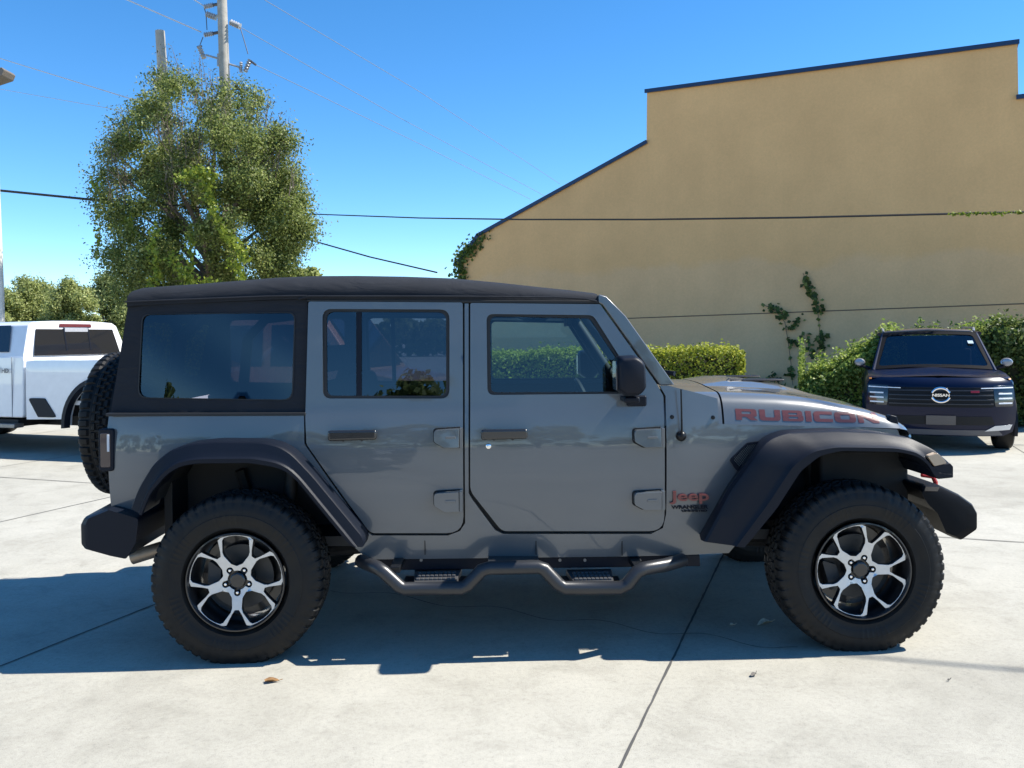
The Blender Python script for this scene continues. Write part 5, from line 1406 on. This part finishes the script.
gl_trk = glass_mat('truck_glass', (.10, .12, .14), 1.7)
dk = mat('truck_glass_dark', (.012, .014, .018), .06, coat=.5)
rw = MB(); rw.add([(cabx(z)[0] - .006, y, z) for y, z in ((-.79, 1.365), (.79, 1.365), (.70, 1.745), (-.70, 1.745))], [(0, 1, 2, 3)]); rwo = rw.build('rear_window', [dk], trk, smooth=False)
for y in (-.22, .22):
    rd = MB(); rd.add([(cabx(1.43)[0] - .010, y - .012, 1.43), (cabx(1.43)[0] - .010, y + .012, 1.43), (cabx(1.77)[0] - .010, y + .012, 1.77), (cabx(1.77)[0] - .010, y - .012, 1.77)], [(0, 1, 2, 3)])
    rd.build('window_divider', [blackpl], rwo, smooth=False)
for s in (-1, 1):
    for P in ([(1.72, 1.42), (2.62, 1.42), (2.58, 1.80), (1.82, 1.80)], [(2.72, 1.42), (3.72, 1.42), (3.2, 1.80), (2.70, 1.80)]):
        q = MB(); q.add([(x, s * (yw(z) + .004), z) for x, z in P], [(0, 1, 2, 3)]); q.build('side_window', [dk], trk, smooth=False)
    g = MB()
    for x in (1.62, 2.66, 3.75): g.box((x, s * .984, .93), (.008, .01, .84))
    g.build('door_gap', [mat('gap_grey', (.25, .26, .28), .6)], trk, smooth=False)
    for x in (2.42, 3.45): h = MB(); h.box((x, s * 1.0, 1.18), (.22, .04, .04)); h.build('door_handle', [wpaint], trk, bevel=.012)
    q = MB(); sheet(q, rpoly([(.78, .52), (1.12, .52), (1.30, .78), (1.00, .78)], .03), [], lambda x, z: (x, s * 1.004, z), lambda x, z: (x, s * .97, z), 0, .1); q.build('bed_step', [blackpl], trk, bevel=.006)
    q = MB(); q.loft([[(r * math.cos(a), s * y, .41 + r * math.sin(a)) for a in np.linspace(-.05, math.pi + .05, 24)] for r, y in ((.66, .985), (.66, 1.042), (.60, 1.045), (.585, .96))]); q.build('wheel_arch', [blackpl], trk)
    q = MB(); q.prism([(1.5, .36), (3.9, .36), (3.9, .42), (1.5, .42)], s * .90, s * 1.06, 'y'); q.build('running_board', [steel], trk, bevel=.01)
    q = MB(); q.box((4.6, s * .96, .8), (.02, .02, .02)); 
    mi = MB(); mi.box((3.55, s * 1.12, 1.5), (.12, .20, .30)); mi.build('door_mirror', [wpaint], trk, bevel=.03)
    vs, fs = text_mesh('2500', .11, .012, 0, 1.15, .003); wd = max(v[0] for v in vs)
    vs2, fs2 = text_mesh('HD', .085, .012, 0, 1.1, .003)
    bd = MB(); flip = -s
    bd.add([(2.10 + flip * v[0] - (flip - 1) * 0 , s * (.988 + abs(v[2])), 1.13 + v[1]) for v in vs], fs); bd.add([(2.10 + flip * (v[0] + wd + .04), s * (.988 + abs(v[2])), 1.13 + v[1]) for v in vs2], fs2)
    bd.build('badge_lettering', [mat('badge_grey', (.12, .12, .13), .35, .4)], trk, smooth=False)
b3 = MB(); b3.prism(rpoly([(-.30, 1.775), (.30, 1.775), (.28, 1.825), (-.28, 1.825)], .015), cabx(1.83)[0] - .02, cabx(1.83)[0] + .06, 'x'); bo3 = b3.build('brake_lamp', [mat('brake_lamp_red', (.14, .03, .035), .3)], trk, bevel=.005)
b4 = MB(); b4.box((cabx(1.76)[0] - .012, 0, 1.735), (.02, .42, .06)); b4.build('lamp_bracket', [mat('lamp_grey', (.40, .41, .43), .4)], bo3, bevel=.004)
for x in (0, 4.15):
    for s in (-1, 1):
        wh = empty('wheel', (x, s * .88, .41)); wh.parent = trk
        t = MB(); t.lathe([(-.12, .25), (-.135, .30), (-.13, .36), (-.11, .40), (-.05, .41), (.05, .41), (.11, .40), (.13, .36), (.135, .30), (.12, .25)], 48, 'y'); t.build('tyre', [rubber], wh)
        r_ = MB(); r_.lathe([(s * .12, .255), (s * .09, .24), (s * .05, .09), (s * .09, .08), (s * .09, 0)], 40, 'y'); r_.build('rim', [mat('dark_rim', (.05, .05, .052), .4, .3)], wh)
sh = MB(); sh.box((2.0, 0, .45), (6.0, .9, .2)); sh.tube([(0, -.8, .41), (0, .8, .41)], .1, 10); sh.box((2.7, 0, .42), (2.3, 1.9, .10)); sh.build('chassis', [under], trk)

# ================================================================== ADDED VAN BEHIND THE GLASS, AND THINGS SEEN ONLY AS REFLECTIONS
van = empty('added_van', (-3.35, 12.6, 0), math.radians(-14)); tag(van, 'tan van added unseen behind the grey vehicle, to shade the ground and fill its windows', 'van')  # added van, hidden from view, for a ground shadow and tan tones in the glass
tanp = mat('tan_van_paint', (.50, .27, .15), .4, coat=.6)
prof_ = rpoly([(-1.9, .45), (2.2, .45), (2.35, .62), (2.30, .98), (1.55, 1.12), (.95, 1.92), (.7, 2.0), (-1.8, 2.0), (-1.9, 1.85)], .06)
m = MB(); m.prism(prof_, -.90, .90, 'y', f=lambda q: (q[0], q[1] * (1 - .10 * max(0, (q[2] - 1.1) / .9)), q[2])); m.build('body', [tanp], van, bevel=.03)
for s in (-1, 1):
    for P in ([(1.35, 1.18), (.92, 1.75), (.25, 1.75), (.25, 1.18)], [(.12, 1.18), (.12, 1.75), (-.75, 1.75), (-.75, 1.18)], [(-.88, 1.18), (-.88, 1.75), (-1.7, 1.75), (-1.7, 1.18)]):
        q = MB(); q.add([(x, s * (.90 * (1 - .10 * max(0, (z - 1.1) / .9)) + .006), z) for x, z in P], [(0, 1, 2, 3)]); q.build('side_window', [dk], van, smooth=False)
    for x in (1.45, -1.15):
        q = MB(); q.lathe([(-.11, 0), (-.11, .20), (-.12, .27), (-.09, .33), (.09, .33), (.12, .27), (.11, .2), (.11, 0)], 32, 'y', (x, s * .80, .33)); q.build('wheel', [rubber], van)
q = MB(); q.add([(1.53, -.72, 1.16), (1.53, .72, 1.16), (.98, .66, 1.88), (.98, -.66, 1.88)], [(0, 1, 2, 3)]); q.v = [(v[0] + .03, v[1], v[2] + .02) for v in q.v]; q.build('windscreen', [dk], van, smooth=False)
# behind the photographer: another dark car and a line of trees, which the flank and glass mirror
suv2 = make_suv('parked_car', (-3.3, -5.2, 0), math.radians(12), mat('black_paint', (.012, .012, .014), .3, coat=1.0), MATS['black_paint'], 'black car parked behind the photographer, seen only as a reflection in the rear door', plate=False)
for i, (x, y, h_, w_) in enumerate(((-16, -32, 4.6, 10), (-9, -35, 5.0, 9), (-3.5, -33, 6.6, 6), (3, -34, 5.4, 9), (11, -33, 5.6, 10), (19, -32, 5.4, 10), (28, -31, 5.4, 10), (-26, -30, 4.8, 10))):
    o = empty('background_tree', (x, y, 0)); tag(o, 'dense tree standing behind the photographer, seen only as a dark reflection in the windows', 'tree', 'trees behind the photographer')
    cs = []; rs = []; ps = []
    for k in range(40):
        a = random.uniform(0, 6.28); t = random.random() ** .6; zz = random.uniform(.15, 1); pr = math.sqrt(max(.08, 1 - ((zz - .45) / .57) ** 2))
        cs.append((w_ / 2 * t * pr * math.cos(a), w_ / 2 * t * pr * math.sin(a), h_ * zz)); rs.append(random.uniform(.6, 1.1)); ps.append(60)
    C_, N__ = clump_points(cs, rs, ps); leaves_mesh('crown', C_, N__, .42, g2, o, .7, .8)
    t = MB(); t.tube([(0, 0, -.1), (.1, 0, h_ * .4), (0, 0, h_ * .8)], [.25, .18, .05], 8); t.build('trunk', [bark], o)
